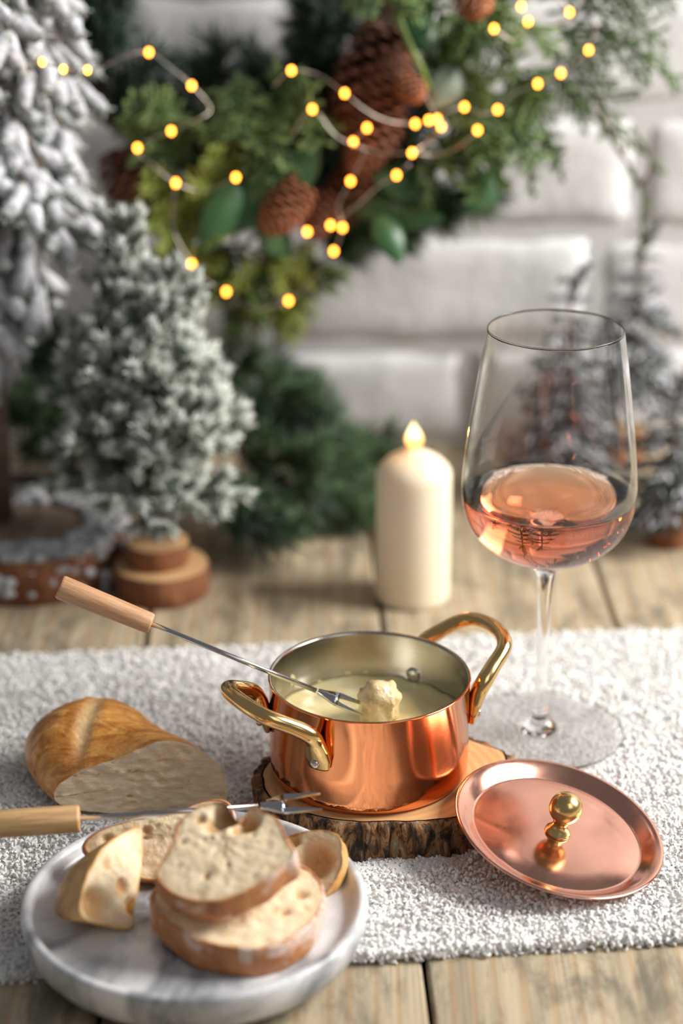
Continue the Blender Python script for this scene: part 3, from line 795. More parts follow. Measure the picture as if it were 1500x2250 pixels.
for i in range(len(sts) - 1):
    for k in range(nk):
        l = (k + 1) % nk; F.append((i * nk + k, i * nk + l, (i + 1) * nk + l, (i + 1) * nk + k))
V = np.array(V); V[:, 2] = np.maximum(V[:, 2], .0003)
bm = bmesh.new(); lay = bm.verts.layers.float.new('tint')
vs_ = [bm.verts.new(v) for v in V]
for v, t in zip(vs_, tn): v[lay] = t
for f in F: bm.faces.new([vs_[i] for i in f])
bm.faces.new([vs_[(len(sts) - 1) * nk + k] for k in range(nk)])
pc = Vector((-.101, .9185, 0)); pn = Vector((.03, -1, .10)).normalized()
geo = bmesh.ops.bisect_plane(bm, geom=bm.verts[:] + bm.edges[:] + bm.faces[:], plane_co=pc, plane_no=pn, clear_outer=True)
cut = [e for e in geo['geom_cut'] if isinstance(e, bmesh.types.BMEdge)]
# ordered rim of the cut
adj = {}
for e in cut:
    for a_, b_ in ((e.verts[0], e.verts[1]), (e.verts[1], e.verts[0])): adj.setdefault(a_, []).append(b_)
st = next(iter(adj)); ring = [st]; prev = None; cur = st
while True:
    nx_ = [q for q in adj[cur] if q is not prev]
    if not nx_ or nx_[0] is st: break
    prev, cur = cur, nx_[0]; ring.append(cur)
rim_pts = np.array([tuple(v.co) for v in ring])
bmesh.ops.recalc_face_normals(bm, faces=bm.faces)
me = bpy.data.meshes.new('crust'); bm.to_mesh(me); bm.free(); me.materials.append(M_LCRUST)
me.polygons.foreach_set('use_smooth', [True] * len(me.polygons))
co = np.empty(len(me.vertices) * 3); me.vertices.foreach_get('co', co); co = co.reshape(-1, 3) - np.array(loaf.location); me.vertices.foreach_set('co', co.ravel()); me.update()
o = bpy.data.objects.new('crust', me); C.objects.link(o); o.parent = loaf
cc = rim_pts.mean(0); V = []; F = []; nn = np.array(pn); nr = 26; ns = len(rim_pts)
for i in range(nr + 1):
    for k in range(ns):
        p = cc + (rim_pts[k] - cc) * (i / nr)
        v = 0
        if i < nr:
            q = p * np.array((1, 1, 1.6)); v = .0009 * mnoise.noise(Vector(q * 230)) + .0008 * mnoise.noise(Vector(q * 110))
            if mnoise.noise(Vector(q * 85)) > .15: v -= .0022 * max(0, 1 - 2.0 * mnoise.voronoi(Vector(q * 130))[0][0])
        V.append(p + nn * v)
for i in range(nr):
    for k in range(ns):
        l = (k + 1) % ns; F.append((i * ns + k, i * ns + l, (i + 1) * ns + l, (i + 1) * ns + k))
part('crumb', (V, F), M_LCRUMB, loaf)

# ------------------------------------------------------------------ foliage kit (numpy meshes)
def spikes(base, dirs, length, rad, tipw=1.0):
    """three-sided needles, slightly fat in the middle"""
    base = np.asarray(base, float); N = len(base); dirs = dirs / (np.linalg.norm(dirs, axis=1)[:, None] + 1e-9)
    length = np.broadcast_to(length, (N,)); rad = np.broadcast_to(rad, (N,))
    U = np.cross(dirs, R.normal(size=(N, 3))); U /= np.linalg.norm(U, axis=1)[:, None] + 1e-9; W = np.cross(dirs, U)
    V = np.empty((N, 7, 3))
    for k in range(3):
        a = 2 * PI * k / 3; o_ = U * math.cos(a) + W * math.sin(a)
        V[:, k] = base + o_ * rad[:, None] * .7; V[:, 3 + k] = base + dirs * (length * .6)[:, None] + o_ * (rad * tipw)[:, None]
    V[:, 6] = base + dirs * length[:, None]
    f = [(0, 1, 4), (0, 4, 3), (1, 2, 5), (1, 5, 4), (2, 0, 3), (2, 3, 5), (3, 4, 6), (4, 5, 6), (5, 3, 6)]
    F = (np.array(f)[None] + (np.arange(N) * 7)[:, None, None]).reshape(-1, 3)
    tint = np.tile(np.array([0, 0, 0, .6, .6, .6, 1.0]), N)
    return V.reshape(-1, 3), F, tint
def tris(V, F):
    T = []
    for f in F:
        for i in range(1, len(f) - 1): T.append((f[0], f[i], f[i + 1]))
    return np.asarray(V), np.array(T)
def pack(items):   # items: (V, Ftri ndarray, tint array or scalar, material index)
    Vs, Fs, ts, ms, n = [], [], [], [], 0
    for V, F, t, mi in items:
        Vs.append(V); Fs.append(F + n); ts.append(np.broadcast_to(t, (len(V),))); ms.append(np.full(len(F), mi)); n += len(V)
    return np.vstack(Vs), np.vstack(Fs), np.concatenate(ts), np.concatenate(ms)
def rand_perp(d, n):
    v = np.cross(np.broadcast_to(d, (n, 3)), R.normal(size=(n, 3))); return v / (np.linalg.norm(v, axis=1)[:, None] + 1e-9)
def needle_path(path, dens, nl, nr_, ang=.9, skip=.08, tip=True):
    path = np.asarray(path); seg = np.linalg.norm(np.diff(path, axis=0), axis=1); Lp = seg.sum(); N = max(6, int(dens * Lp))
    t = R.uniform(skip, 1, N) * (len(path) - 1); i = np.minimum(t.astype(int), len(path) - 2); f = (t - i)[:, None]
    b = path[i] * (1 - f) + path[i + 1] * f; T = path[i + 1] - path[i]; T /= np.linalg.norm(T, axis=1)[:, None] + 1e-9
    P_ = np.cross(T, R.normal(size=(N, 3))); P_ /= np.linalg.norm(P_, axis=1)[:, None] + 1e-9
    a = ang * R.uniform(.6, 1.2, N)[:, None]
    dr = T * np.cos(a) + P_ * np.sin(a)
    return spikes(b, dr, nl * R.uniform(.7, 1.15, N), nr_)
def bend(A, B, sag, n=8):
    A, B = np.array(A, float), np.array(B, float); t = np.linspace(0, 1, n)[:, None]
    return A + (B - A) * t + np.array(sag)[None] * (4 * t * (1 - t))
def pine_sprig(A, B, sag=(0, 0, 0), nl=.022, nr_=.00055, dens=2600, side=4, mats=(0, 1), sl=.4, ang=.8):
    path = bend(A, B, sag, 9); L = np.linalg.norm(path[-1] - path[0]); it = []
    v, f = tris(*tube(path, np.linspace(.0016, .0007, 9), 5)); it.append((v, f, 0, 1))
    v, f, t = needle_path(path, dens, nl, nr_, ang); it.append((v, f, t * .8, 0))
    for s in range(side):
        k = .15 + .7 * (s + .5) / side; i = int(k * 8); b = path[i]; T = unit(path[min(8, i + 1)] - path[i]); p_ = rand_perp(T, 1)[0]
        e = b + (T * .75 + p_ * .65) * L * sl * (1.1 - k * .6) * random.uniform(.8, 1.2); sp = bend(b, e, (0, 0, 0), 5)
        v, f = tris(*tube(sp, np.linspace(.0011, .0005, 5), 4)); it.append((v, f, 0, 1))
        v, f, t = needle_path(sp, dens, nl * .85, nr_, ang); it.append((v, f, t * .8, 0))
    return pack(it)
def cedar_sprig(A, B, sag=(0, 0, 0), width=.5, n=6, thick=.0018, nrm=None):
    """flat fan: main stem, alternating branchlets, each with short scale-covered fingers"""
    path = bend(A, B, sag, 10); L = np.linalg.norm(path[-1] - path[0]); T0 = unit(path[-1] - path[0])
    nrm = unit(R.normal(size=3) * .6 + np.array((0, -1, .3))) if nrm is None else unit(nrm)
    side = unit(np.cross(T0, nrm)); it = []
    v, f = tris(*tube(path, np.linspace(.0016, .0010, 10), 5)); it.append((v, f, .2, 0))
    for s in range(2 * n):
        k = .1 + .88 * s / (2 * n); i = min(8, int(k * 9)); b = path[i] + (path[i + 1] - path[i]) * (k * 9 - i); sg = 1 if s % 2 else -1
        T = unit(path[i + 1] - path[i]); l = L * width * math.sin(PI * (.18 + .78 * k)) ** .8 * random.uniform(.75, 1.15)
        e = b + unit(T * .8 + side * sg * .75 + nrm * random.uniform(-.6, .6)) * l; sp = bend(b, e, T * l * .12, 6)
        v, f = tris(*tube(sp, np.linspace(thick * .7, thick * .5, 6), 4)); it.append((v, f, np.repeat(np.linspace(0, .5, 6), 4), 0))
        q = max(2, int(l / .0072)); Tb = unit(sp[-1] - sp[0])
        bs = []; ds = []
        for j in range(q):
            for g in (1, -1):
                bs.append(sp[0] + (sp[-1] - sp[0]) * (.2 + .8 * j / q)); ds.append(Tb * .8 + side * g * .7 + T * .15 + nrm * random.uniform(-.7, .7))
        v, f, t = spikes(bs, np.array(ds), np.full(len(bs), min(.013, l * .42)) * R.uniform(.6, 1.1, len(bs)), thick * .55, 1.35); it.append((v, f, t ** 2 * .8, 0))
    return pack(it)
def put(name, P_, mats, parent, label=None):
    V, F, t, mi = P_; V[:, 2] = np.maximum(V[:, 2], TZ + .0012)
    return part(name, (V, F), mats, parent, mi=mi, attr=t, label=label)
def leaf(A, B, wd, nrm, curl=.004):
    A, B = np.array(A, float), np.array(B, float); T = unit(B - A); L = np.linalg.norm(B - A); nrm = unit(np.array(nrm) - T * np.dot(nrm, T)); s = np.cross(T, nrm)
    V = []; F = []; n = 14; mm = 8
    for lay in (0, 1):
        for i in range(n + 1):
            t = i / n; w_ = wd * math.sin(PI * t ** .8) ** .8 + .0006
            for j in range(mm + 1):
                u = j / mm * 2 - 1
                V.append(A + T * L * t + s * w_ * u + nrm * (curl * math.sin(PI * t) - abs(u) ** 1.5 * w_ * .28 + .0006 * math.sin(t * 40 + abs(u) * 5) - .0006 * lay))
    st_ = (n + 1) * (mm + 1)
    for i in range(n):
        for j in range(mm):
            a = i * (mm + 1) + j; F.append((a, a + 1, a + mm + 2, a + mm + 1)); b = a + st_; F.append((b, b + mm + 1, b + mm + 2, b + 1))
    rim = list(range(mm + 1)) + [i * (mm + 1) + mm for i in range(1, n + 1)] + [n * (mm + 1) + j for j in range(mm - 1, -1, -1)] + [i * (mm + 1) for i in range(n - 1, 0, -1)]
    for k in range(len(rim)): l = rim[(k + 1) % len(rim)]; F.append((rim[k], rim[k] + st_, l + st_, l))
    return np.array(V), F
def cone(A, B, rad):
    """pine cone from stalk A to tip B: open scales in a spiral round a dark core"""
    A, B = np.array(A, float), np.array(B, float); L = np.linalg.norm(B - A); T = unit(B - A); U = unit(np.cross(T, (.3, .2, .9))); W = np.cross(T, U); it = []
    core = bend(A, B, (0, 0, 0), 8); v, f = tris(*tube(core, rad * .34 * np.sin(PI * np.linspace(.12, .93, 8)) + .001, 8)); it.append((v, f, 0, 0))
    n = int(34 + 1.5 * L / .0011)
    for k in range(n):
        t = (k + .5) / n; a = k * 2.39996; env = math.sin(PI * (.17 + .76 * t)) ** .7; rr = rad * env
        o_ = U * math.cos(a) + W * math.sin(a); s_ = np.cross(T, o_); b = A + T * L * t * .97 + o_ * rad * .22 * env
        d = unit(o_ * (1.05 - .55 * t) + T * (.05 + .9 * t)); up = np.cross(s_, d); l = rr * .80; w_ = min(.0062, rad * .30) * (.55 + .5 * env)
        e = b + d * l
        P0 = [b - s_ * w_ * .3, b + s_ * w_ * .3, b + d * l * .72 + s_ * w_, b + d * l * .72 - s_ * w_, e + s_ * w_ * .45, e - s_ * w_ * .45, b + d * l * .85 + up * .0017, b + d * l * .8 - up * .0012]
        f = np.array([(0, 1, 6), (1, 2, 6), (2, 4, 6), (4, 5, 6), (5, 3, 6), (3, 0, 6), (1, 0, 7), (2, 1, 7), (4, 2, 7), (5, 4, 7), (3, 5, 7), (0, 3, 7)])
        it.append((np.array(P0), f, np.array([0, 0, .35, .35, 1, 1, .8, 0]), 0))
    return pack(it)

# ------------------------------------------------------------------ wreath on the wall
WC = at_y(490, -70, 1.415)
wreath = thing('christmas_wreath', 'green pine and cedar wreath with cones hanging on the white brick wall', 'wreath', WC)
ringp = [WC + np.array((.118 * math.cos(a), .01 * math.sin(3 * a), .118 * math.sin(a))) for a in np.linspace(0, 2 * PI, 60, endpoint=False)]
rr_ = [.017 + .003 * mnoise.noise(Vector((p * 60).tolist())) for p in ringp]
part('twig_ring', tube(ringp, rr_, 10, closed=True), M_STEM, wreath)
def pp(px, py, y): return at_y(px, py, y)
def pine(ax_, ay, bx_, by, y0, y1, mats=None, **k):
    k.setdefault('sag', (0, 0, -.004)); put('pine_sprig', pine_sprig(pp(ax_, ay, y0), pp(bx_, by, y1), **k), mats or [M_PINE, M_STEM], wreath)
def cedar(ax_, ay, bx_, by, y0, y1, mat=None, **k):
    k.setdefault('sag', (0, 0, .004)); put('cedar_sprig', cedar_sprig(pp(ax_, ay, y0), pp(bx_, by, y1), **k), [mat or M_CEDAR, M_STEM], wreath)
J = lambda s: random.uniform(-s, s)
# left upright dark branch and dark backing
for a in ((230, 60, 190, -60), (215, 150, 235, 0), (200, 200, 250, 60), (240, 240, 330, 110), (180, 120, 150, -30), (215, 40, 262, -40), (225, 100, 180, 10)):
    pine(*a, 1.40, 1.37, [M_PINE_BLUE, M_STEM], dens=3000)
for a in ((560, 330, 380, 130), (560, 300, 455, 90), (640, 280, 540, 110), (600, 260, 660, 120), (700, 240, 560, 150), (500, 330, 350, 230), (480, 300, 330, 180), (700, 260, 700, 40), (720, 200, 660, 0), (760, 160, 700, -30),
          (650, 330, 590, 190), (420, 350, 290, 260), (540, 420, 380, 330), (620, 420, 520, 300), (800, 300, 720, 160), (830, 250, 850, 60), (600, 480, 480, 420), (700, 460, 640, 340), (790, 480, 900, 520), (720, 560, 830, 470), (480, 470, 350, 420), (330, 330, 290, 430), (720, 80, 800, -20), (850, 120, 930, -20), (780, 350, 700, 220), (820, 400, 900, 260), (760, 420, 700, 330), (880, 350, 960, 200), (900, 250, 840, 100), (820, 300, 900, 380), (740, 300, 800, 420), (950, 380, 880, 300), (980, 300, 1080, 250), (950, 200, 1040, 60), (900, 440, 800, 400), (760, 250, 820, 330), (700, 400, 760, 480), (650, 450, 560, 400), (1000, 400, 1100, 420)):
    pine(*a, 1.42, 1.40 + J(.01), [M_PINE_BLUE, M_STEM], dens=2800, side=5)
# green cedar, middle left
for a in ((560, 180, 640, 380), (520, 160, 520, 300), (640, 190, 700, 330), (600, 230, 560, 400), (680, 170, 610, 300), (500, 230, 600, 330), (450, 200, 480, 330), (580, 170, 690, 240)):
    cedar(*a, 1.37, 1.32, M_CEDAR, width=.42)
for a in ((420, 330, 270, 250), (440, 350, 300, 330), (400, 300, 330, 220), (450, 320, 390, 260)):
    cedar(*a, 1.37, 1.32, M_CEDAR, width=.4)
for a in ((480, 470, 330, 470), (470, 520, 340, 540), (450, 450, 300, 410), (500, 560, 390, 600), (430, 480, 310, 500), (520, 440, 410, 400), (560, 400, 440, 350), (380, 460, 420, 570), (480, 420, 470, 540)):
    cedar(*a, 1.36, 1.31, M_CEDAR_Y, width=.34)
for a in ((560, 520, 440, 660), (600, 540, 560, 700), (640, 540, 500, 640), (560, 500, 640, 680), (700, 520, 600, 650), (520, 560, 590, 740), (620, 580, 690, 640)):
    cedar(*a, 1.36, 1.33, M_CEDAR_Y if random.random() < .5 else M_CEDAR_G, width=.3)
for a in ((520, 520, 450, 640), (560, 560, 620, 700), (600, 520, 680, 640), (480, 520, 420, 620), (640, 600, 640, 720), (540, 600, 520, 720), (500, 580, 560, 690), (430, 520, 350, 560), (420, 420, 300, 470), (660, 540, 730, 620)):
    pine(*a, 1.37, 1.34, [M_CEDAR_Y if a[0] % 3 else M_CEDAR_G, M_STEM], dens=1500, nl=.018, nr_=.0008, side=4)
# top centre and right mass
for a in ((760, -60, 920, 40), (700, -50, 830, 30), (820, -60, 930, 20), (880, -40, 990, 60)):
    cedar(*a, 1.35, 1.31, M_CEDAR, width=.36)
for a in ((900, 60, 1080, 230), (960, 40, 1140, 160), (1000, 100, 1000, 280), (940, 120, 1120, 300), (900, 200, 1090, 380), (1040, 160, 1060, 360), (1000, 240, 1120, 420), (880, 300, 1020, 420), (1100, 100, 1180, 260), (1080, 30, 1220, 120), (1000, -20, 1130, 90), (980, 330, 930, 440), (1040, 330, 1040, 450), (1120, 230, 1160, 380)):
    cedar(*a, 1.37, 1.32, random.choice([M_CEDAR_G, M_CEDAR, M_CEDAR_G]), width=.38)
for a in ((860, 380, 980, 480), (800, 420, 900, 520), (920, 400, 1060, 440), (850, 440, 780, 520), (700, 470, 760, 540), (930, 300, 1130, 300), (900, 100, 1060, 60), (1050, 250, 1180, 200), (1000, 50, 1120, -20)):
    pine(*a, 1.40, 1.38, [M_PINE, M_STEM], dens=3000, side=5)
# long feathery sprays to the right, sparse
for a in ((1120, 180, 1230, 360), (1150, 260, 1170, 440), (1180, 150, 1290, 300), (1180, 100, 1390, 330), (1160, 300, 1240, 400), (1190, 60, 1430, 190), (1200, 30, 1470, 100), (1180, 0, 1420, 40), (1150, -30, 1380, -40), (1230, 80, 1340, 220), (1210, -20, 1490, 20), (1260, 60, 1500, 200)):
    put('feathery_sprig', cedar_sprig(pp(a[0], a[1], 1.38), pp(a[2], a[3], 1.36), sag=(0, 0, .010), width=.30, n=7, thick=.0014), [M_CEDAR_G, M_STEM], wreath)
def twig(pts, y, r0=.0016):
    P0 = smooth_path([pp(a, b, y) for a, b in pts], 5); v, f = tris(*tube(P0, np.linspace(r0, .0006, len(P0)), 6)); it = [(v, f, 0, 1)]
    v, f, t = needle_path(P0[int(len(P0) * .55):], 900, .009, .0006, .5); it.append((v, f, t, 0)); put('twig', pack(it), [M_CEDAR_G, M_STEM], wreath)
twig([(1220, 160), (1300, 250), (1370, 300), (1420, 340), (1450, 375)], 1.385)
twig([(1240, 200), (1320, 270), (1390, 380), (1415, 420), (1410, 500), (1398, 590)], 1.39, .0022)
twig([(1410, 410), (1430, 360), (1400, 300)], 1.39)
twig([(1300, 200), (1360, 330), (1408, 420)], 1.388)
twig([(600, 640), (604, 740), (598, 830)], 1.40, .0012)
part('green_stem', tube(smooth_path([pp(872, 30, 1.325), pp(900, 100, 1.32), pp(925, 150, 1.32), pp(942, 195, 1.325)], 4), .0022, 8), M_GSTEM, wreath)
# broad leaves
lf = [((705, 330), (470, 520), .016, M_LEAF, 1.335), ((520, 400), (440, 560), .012, M_LEAF, 1.325), ((830, 470), (880, 578), .010, M_LEAF, 1.33), ((820, 470), (975, 480), .010, M_LEAF, 1.345),
      ((1010, 150), (945, 240), .011, M_LEAF_G, 1.335), ((760, 420), (900, 470), .013, M_LEAF, 1.35), ((580, 480), (680, 420), .010, M_LEAF, 1.35), ((930, 410), (820, 390), .012, M_LEAF, 1.35), ((640, 560), (560, 490), .010, M_LEAF, 1.345), ((330, 380), (260, 460), .010, M_LEAF, 1.36), ((1100, 380), (1020, 470), .010, M_LEAF, 1.37), ((900, 20), (960, 130), .010, M_LEAF, 1.36)]
for (a, b, wd, mt, y) in lf:
    part('leaf', leaf(pp(*a, y), pp(*b, y - .012), wd, (.2 + J(.2), -1, .5)), mt, wreath)
# cones
for (a, b, rad, mt, y) in (((870, 60), (770, 300), .030, M_CONE, 1.365), ((800, 300), (880, 120), .022, M_CONE, 1.35), ((860, 220), (780, 370), .020, M_CONE, 1.34), ((670, 405), (585, 505), .0165, M_CONE_O, 1.325),
                           ((740, 470), (820, 350), .020, M_CONE, 1.36), ((250, 330), (300, 470), .018, M_CONE, 1.36), ((1010, -40), (1060, 25), .015, M_CONE_O, 1.33), ((880, 170), (925, 215), .010, M_CONE_O, 1.325), ((720, 420), (690, 520), .014, M_CONE, 1.35)):
    put('pine_cone', cone(pp(*a, y), pp(*b, y - .01), rad), [mt], wreath, label='russet brown cone' if mt is M_CONE_O else None)

# ------------------------------------------------------------------ fairy lights
LY = 1.305
lights = thing('fairy_lights', 'string of warm glowing fairy lights on thin silver wire across the wreath', 'string lights', pp(700, 300, LY))
runs = [[(93, 136, 1), (139, 152, 1), (192, 154, 1), (235, 142, 0), (280, 122, 0), (327, 115, 1), (370, 145, 0), (421, 188, 1), (462, 238, 0), (430, 265, 0), (376, 288, 1), (302, 325, 1), (340, 365, 0), (386, 402, 1), (450, 420, 0), (518, 390, 1)],
        [(386, 405, 0), (380, 500, 0), (421, 580, 1), (460, 622, 0), (497, 641, 1), (560, 680, 0), (634, 661, 1), (690, 610, 0), (733, 552, 1), (752, 500, 1), (744, 450, 0), (770, 398, 1), (800, 330, 0), (776, 312, 1), (806, 281, 1)],
        [(600, 190, 0), (640, 155, 1), (700, 165, 0), (757, 205, 1), (800, 240, 0), (850, 265, 0), (912, 272, 1), (942, 264, 1), (985, 245, 0), (1020, 235, 1), (1060, 250, 0), (1093, 241, 1), (1130, 205, 0), (1181, 184, 1), (1232, 161, 1), (1293, 110, 1), (1312, 50, 0)],
        [(640, 300, 0), (686, 240, 1), (740, 300, 0), (830, 335, 0), (905, 336, 1), (960, 340, 0), (1010, 322, 0), (1049, 286, 1)],
        [(905, 336, 0), (940, 312, 0), (969, 278, 1), (960, 262, 1), (930, 200, 0)],
        [(675, 509, 1), (726, 495, 1), (780, 455, 0), (830, 410, 0), (871, 385, 1), (900, 360, 0)],
        [(1225, 62, 0), (1251, 27, 1), (1200, -20, 0), (1145, 14, 1), (1160, 47, 1), (1130, 90, 0), (1085, 63, 1)]]
wires = []; leds = []
for run in runs:
    P0 = [pp(x, y, LY + .012 * mnoise.noise(Vector((x * .02, y * .02, 0))) - (.125 if x < 210 else 0)) for x, y, f in run]
    Q = smooth_path(P0, 6); wires.append(tube(Q, .00045, 5)); leds += [p for p, r in zip(P0, run) if r[2]]
part('wire', merge(wires), M_WIRE, lights)
bV, bF = ball((0, 0, 0), .0019, (1, 1, 1.25), 8); bulb_me = mesh_of('bulb', bV, bF, M_LED)
for p in leds: piece('bulb', bulb_me, lights, p)

# ------------------------------------------------------------------ big snowy tree at the left
def snowy_branch(L, droop, seed, tw=5, th=.0062):
    """stem along +x with snow-laden fingers"""
    it = []; path = np.array([(L * t, .0, .10 * L * math.sin(PI * t) - droop * t ** 1.7) for t in np.linspace(0, 1, 9)])
    def finger(p0, p1, r):
        P_ = bend(p0, p1, (0, 0, -.002), 7); rr = r * np.array([.45, .8, 1, 1.05, 1, .85, .45]); V, F = tube(P_, rr, 9)
        Vn = []
        for v in V: 
            k = mnoise.noise(Vector(v * 170 + np.array((seed, 0, 0)))) + .6 * mnoise.noise(Vector(v * 420)); Vn.append(k)
        cen = np.repeat(P_, 9, 0); V = cen + (V - cen) * (1 + .38 * np.array(Vn))[:, None]
        up = (V - cen)[:, 2] / r; t_ = np.clip(.42 + .9 * up + .5 * np.array(Vn), 0, 1)
        v, f = tris(V, F); it.append((v, f, t_, 0))
        v, f, t2 = needle_path(P_, 1500, .0075, .0006, 1.1, 0); it.append((v, f, .25 + t2 * .6, 2))
    v, f = tris(*tube(path, np.linspace(.0022, .001, 9), 6)); it.append((v, f, 0, 1))
    finger(path[3], path[-1], th)
    for s in range(tw):
        k = .22 + .62 * (s + .5) / tw; i = int(k * 8); b = path[i]; sg = 1 if s % 2 else -1
        e = b + np.array((.55, sg * .62, -.35 + random.uniform(-.15, .15))) * L * .42 * (1.15 - .4 * k); finger(b, e, th * .88)
    return pack(it)
snow_me = []
for s in range(5):
    V, F, t, mi = snowy_branch(.085, .030 + .006 * s, s * 7.3)
    snow_me.append(mesh_of('branch', V, F, [M_SNOW, M_STEM, M_FROST], True, mi=mi, attr=t))
tb_ = np.array((-.2285, 1.262, TZ))
bigtree = thing('snowy_fir_tree', 'tall snow-flocked artificial fir on a frosted log at the left edge', 'christmas tree', tb_)
part('trunk', tube([tb_ + (0, 0, .02), tb_ + (.001, 0, .15), tb_ + (0, 0, .30), tb_ + (0, 0, .52)], [.0105, .0095, .008, .003], 12), M_TRUNK, bigtree)
for lv in range(15):
    z = .225 + lv * .0215; sc = 1.12 - .018 * lv; nb = 10
    for k in range(nb):
        a = 2 * PI * (k + .5 * (lv % 2)) / nb + J(.15)
        droop = .30 if lv > 1 else .95
        piece('branch', snow_me[(k + lv) % 5], bigtree, tb_ + np.array((math.cos(a) * .004, math.sin(a) * .004, z - TZ)), (0, droop + J(.18), a), (sc * random.uniform(.86, 1.1),) * 3)
def log_base(c, r, h, name_mat, seed, top=M_PALE, lip=.0015):
    f = lambda a, z: 1 + .06 * mnoise.noise(Vector((math.cos(a) * 1.3, math.sin(a) * 1.3, seed))) + .02 * mnoise.noise(Vector((math.cos(a) * 9, math.sin(a) * 9, z * 60 + seed)))
    side = lathe([(r * .96, 0), (r, .002), (r * 1.01, h * .5), (r, h - .0025), (r * .975, h)], 56, c, close=False, wob=f)
    tp = lathe([(r * .975, h), (r * .9, h + .0003), (r * .4, h), (.0003, h)], 56, c, close=False, wob=f)
    return side, tp
sd, tp = log_base(tb_ + np.array((.022, -.012, 0)), .064, .030, M_RBARK, 3)
b_ = part('log_base', sd, M_RBARK, bigtree); part('log_top', tp, leafy('frosted_log_top', (.16, .10, .06), (.34, .27, .22)), b_)
it = []
for k in range(520):
    a = R.uniform(0, 2 * PI); q = R.uniform(.62, 1.08); zz = .031 if q < 1 else R.uniform(.004, .03)
    c_ = tb_ + np.array((.022 + .064 * q * math.cos(a), -.012 + .062 * q * math.sin(a), zz))
    V, F = ball((0, 0, 0), R.uniform(.0015, .0048), (1.2, 1.1, .9), 5); V = V * (1 + .5 * np.array([mnoise.noise(Vector(v * 260 + c_ * 90)) for v in V]))[:, None]
    v, f = tris(V + c_, F); it.append((v, f, R.uniform(.45, 1), 0))
V, F, t, mi = pack(it); o = part('snow_crust', (V, F), [M_SNOW], bigtree, attr=t); o['kind'] = 'stuff'

# ------------------------------------------------------------------ small frosted tree on stacked slices
st_ = np.array((-.1168, 1.2125, TZ))
small = thing('frosted_mini_tree', 'small bushy frosted tree on two stacked wood slices beside the big snowy fir', 'christmas tree', st_)
sd, tp = log_base(st_, .0312, .0195, M_RBARK, 5); b1 = part('lower_wood_slice', sd, M_RBARK, small); part('cut_top', tp, M_PALE, b1)
c2 = st_ + np.array((-.002, .002, .0196)); sd, tp = log_base(c2, .0205, .0145, M_RBARK, 8); b2 = part('upper_wood_slice', sd, M_RBARK, small); part('cut_top', tp, M_PALE, b2)
part('trunk', tube([c2 + (0, 0, .012), c2 + (.001, 0, .06), c2 + (-.004, 0, .15), c2 + (-.012, 0, .225)], [.0026, .0024, .0018, .001], 8), M_TRUNK, small)
def frost_sprig(L, seed):
    it = []; path = np.array([(L * t, 0, .22 * L * t * t) for t in np.linspace(0, 1, 7)]); v, f = tris(*tube(path, np.linspace(.0011, .0006, 7), 5)); it.append((v, f, .2, 1))
    ends = [path[-1]]
    for s in range(7):
        i = 1 + s % 6; b = path[min(i, 5)]; a = s * 2.4 + seed; e = b + np.array((.62, math.cos(a) * .6, math.sin(a) * .6 + .15)) * L * .45; ends.append(e)
        sp = bend(b, e, (0, 0, 0), 4); v, f = tris(*tube(sp, [.0009, .0008, .0007, .0005], 4)); it.append((v, f, .3, 1))
        v, f, t = needle_path(sp, 5200, .0070, .00058, .8, .15); it.append((v, f, t ** 2 * .9, 0))
    v, f, t = needle_path(path, 4200, .0080, .0006, .8, .3); it.append((v, f, t ** 2 * .45, 0))
    for e in ends:
        n = 26; v, f, t = spikes(np.tile(e, (n, 1)), R.normal(size=(n, 3)) * .42 + np.array((1, 0, .35)), R.uniform(.006, .0115, n), .0006); it.append((v, f, np.clip(t + .3, 0, 1), 0))
    return pack(it)
frost_me = []
for s in range(5):
    V, F, t, mi = frost_sprig(.047, s * 1.3); frost_me.append(mesh_of('sprig', V, F, [M_FROST, M_STEM], True, mi=mi, attr=t))
NS = 78
for k in range(NS):
    t = k / (NS - 1); z = .060 + .145 * t ** 1.05; a = k * 2.39996
    rad = (1.12 if t < .45 else 1.12 - (t - .45) * 1.25) * random.uniform(.72, 1.12)
    el = .08 + 1.1 * t + J(.3)
    piece('sprig', frost_me[k % 5], small, st_ + np.array((-.005 - .012 * t * t + .004 * math.cos(a), .004 * math.sin(a), z)), (J(.4), -el, a), (max(.45, rad),) * 3)
for k, (dx, dz, s_) in enumerate(((-.016, .196, 1.05), (-.010, .192, .9), (.010, .165, 1.0), (.016, .160, .9), (-.024, .175, .8))):
    piece('sprig', frost_me[k], small, st_ + np.array((dx, 0, dz)), (0, -1.45 + J(.15), J(3)), (s_,) * 3)

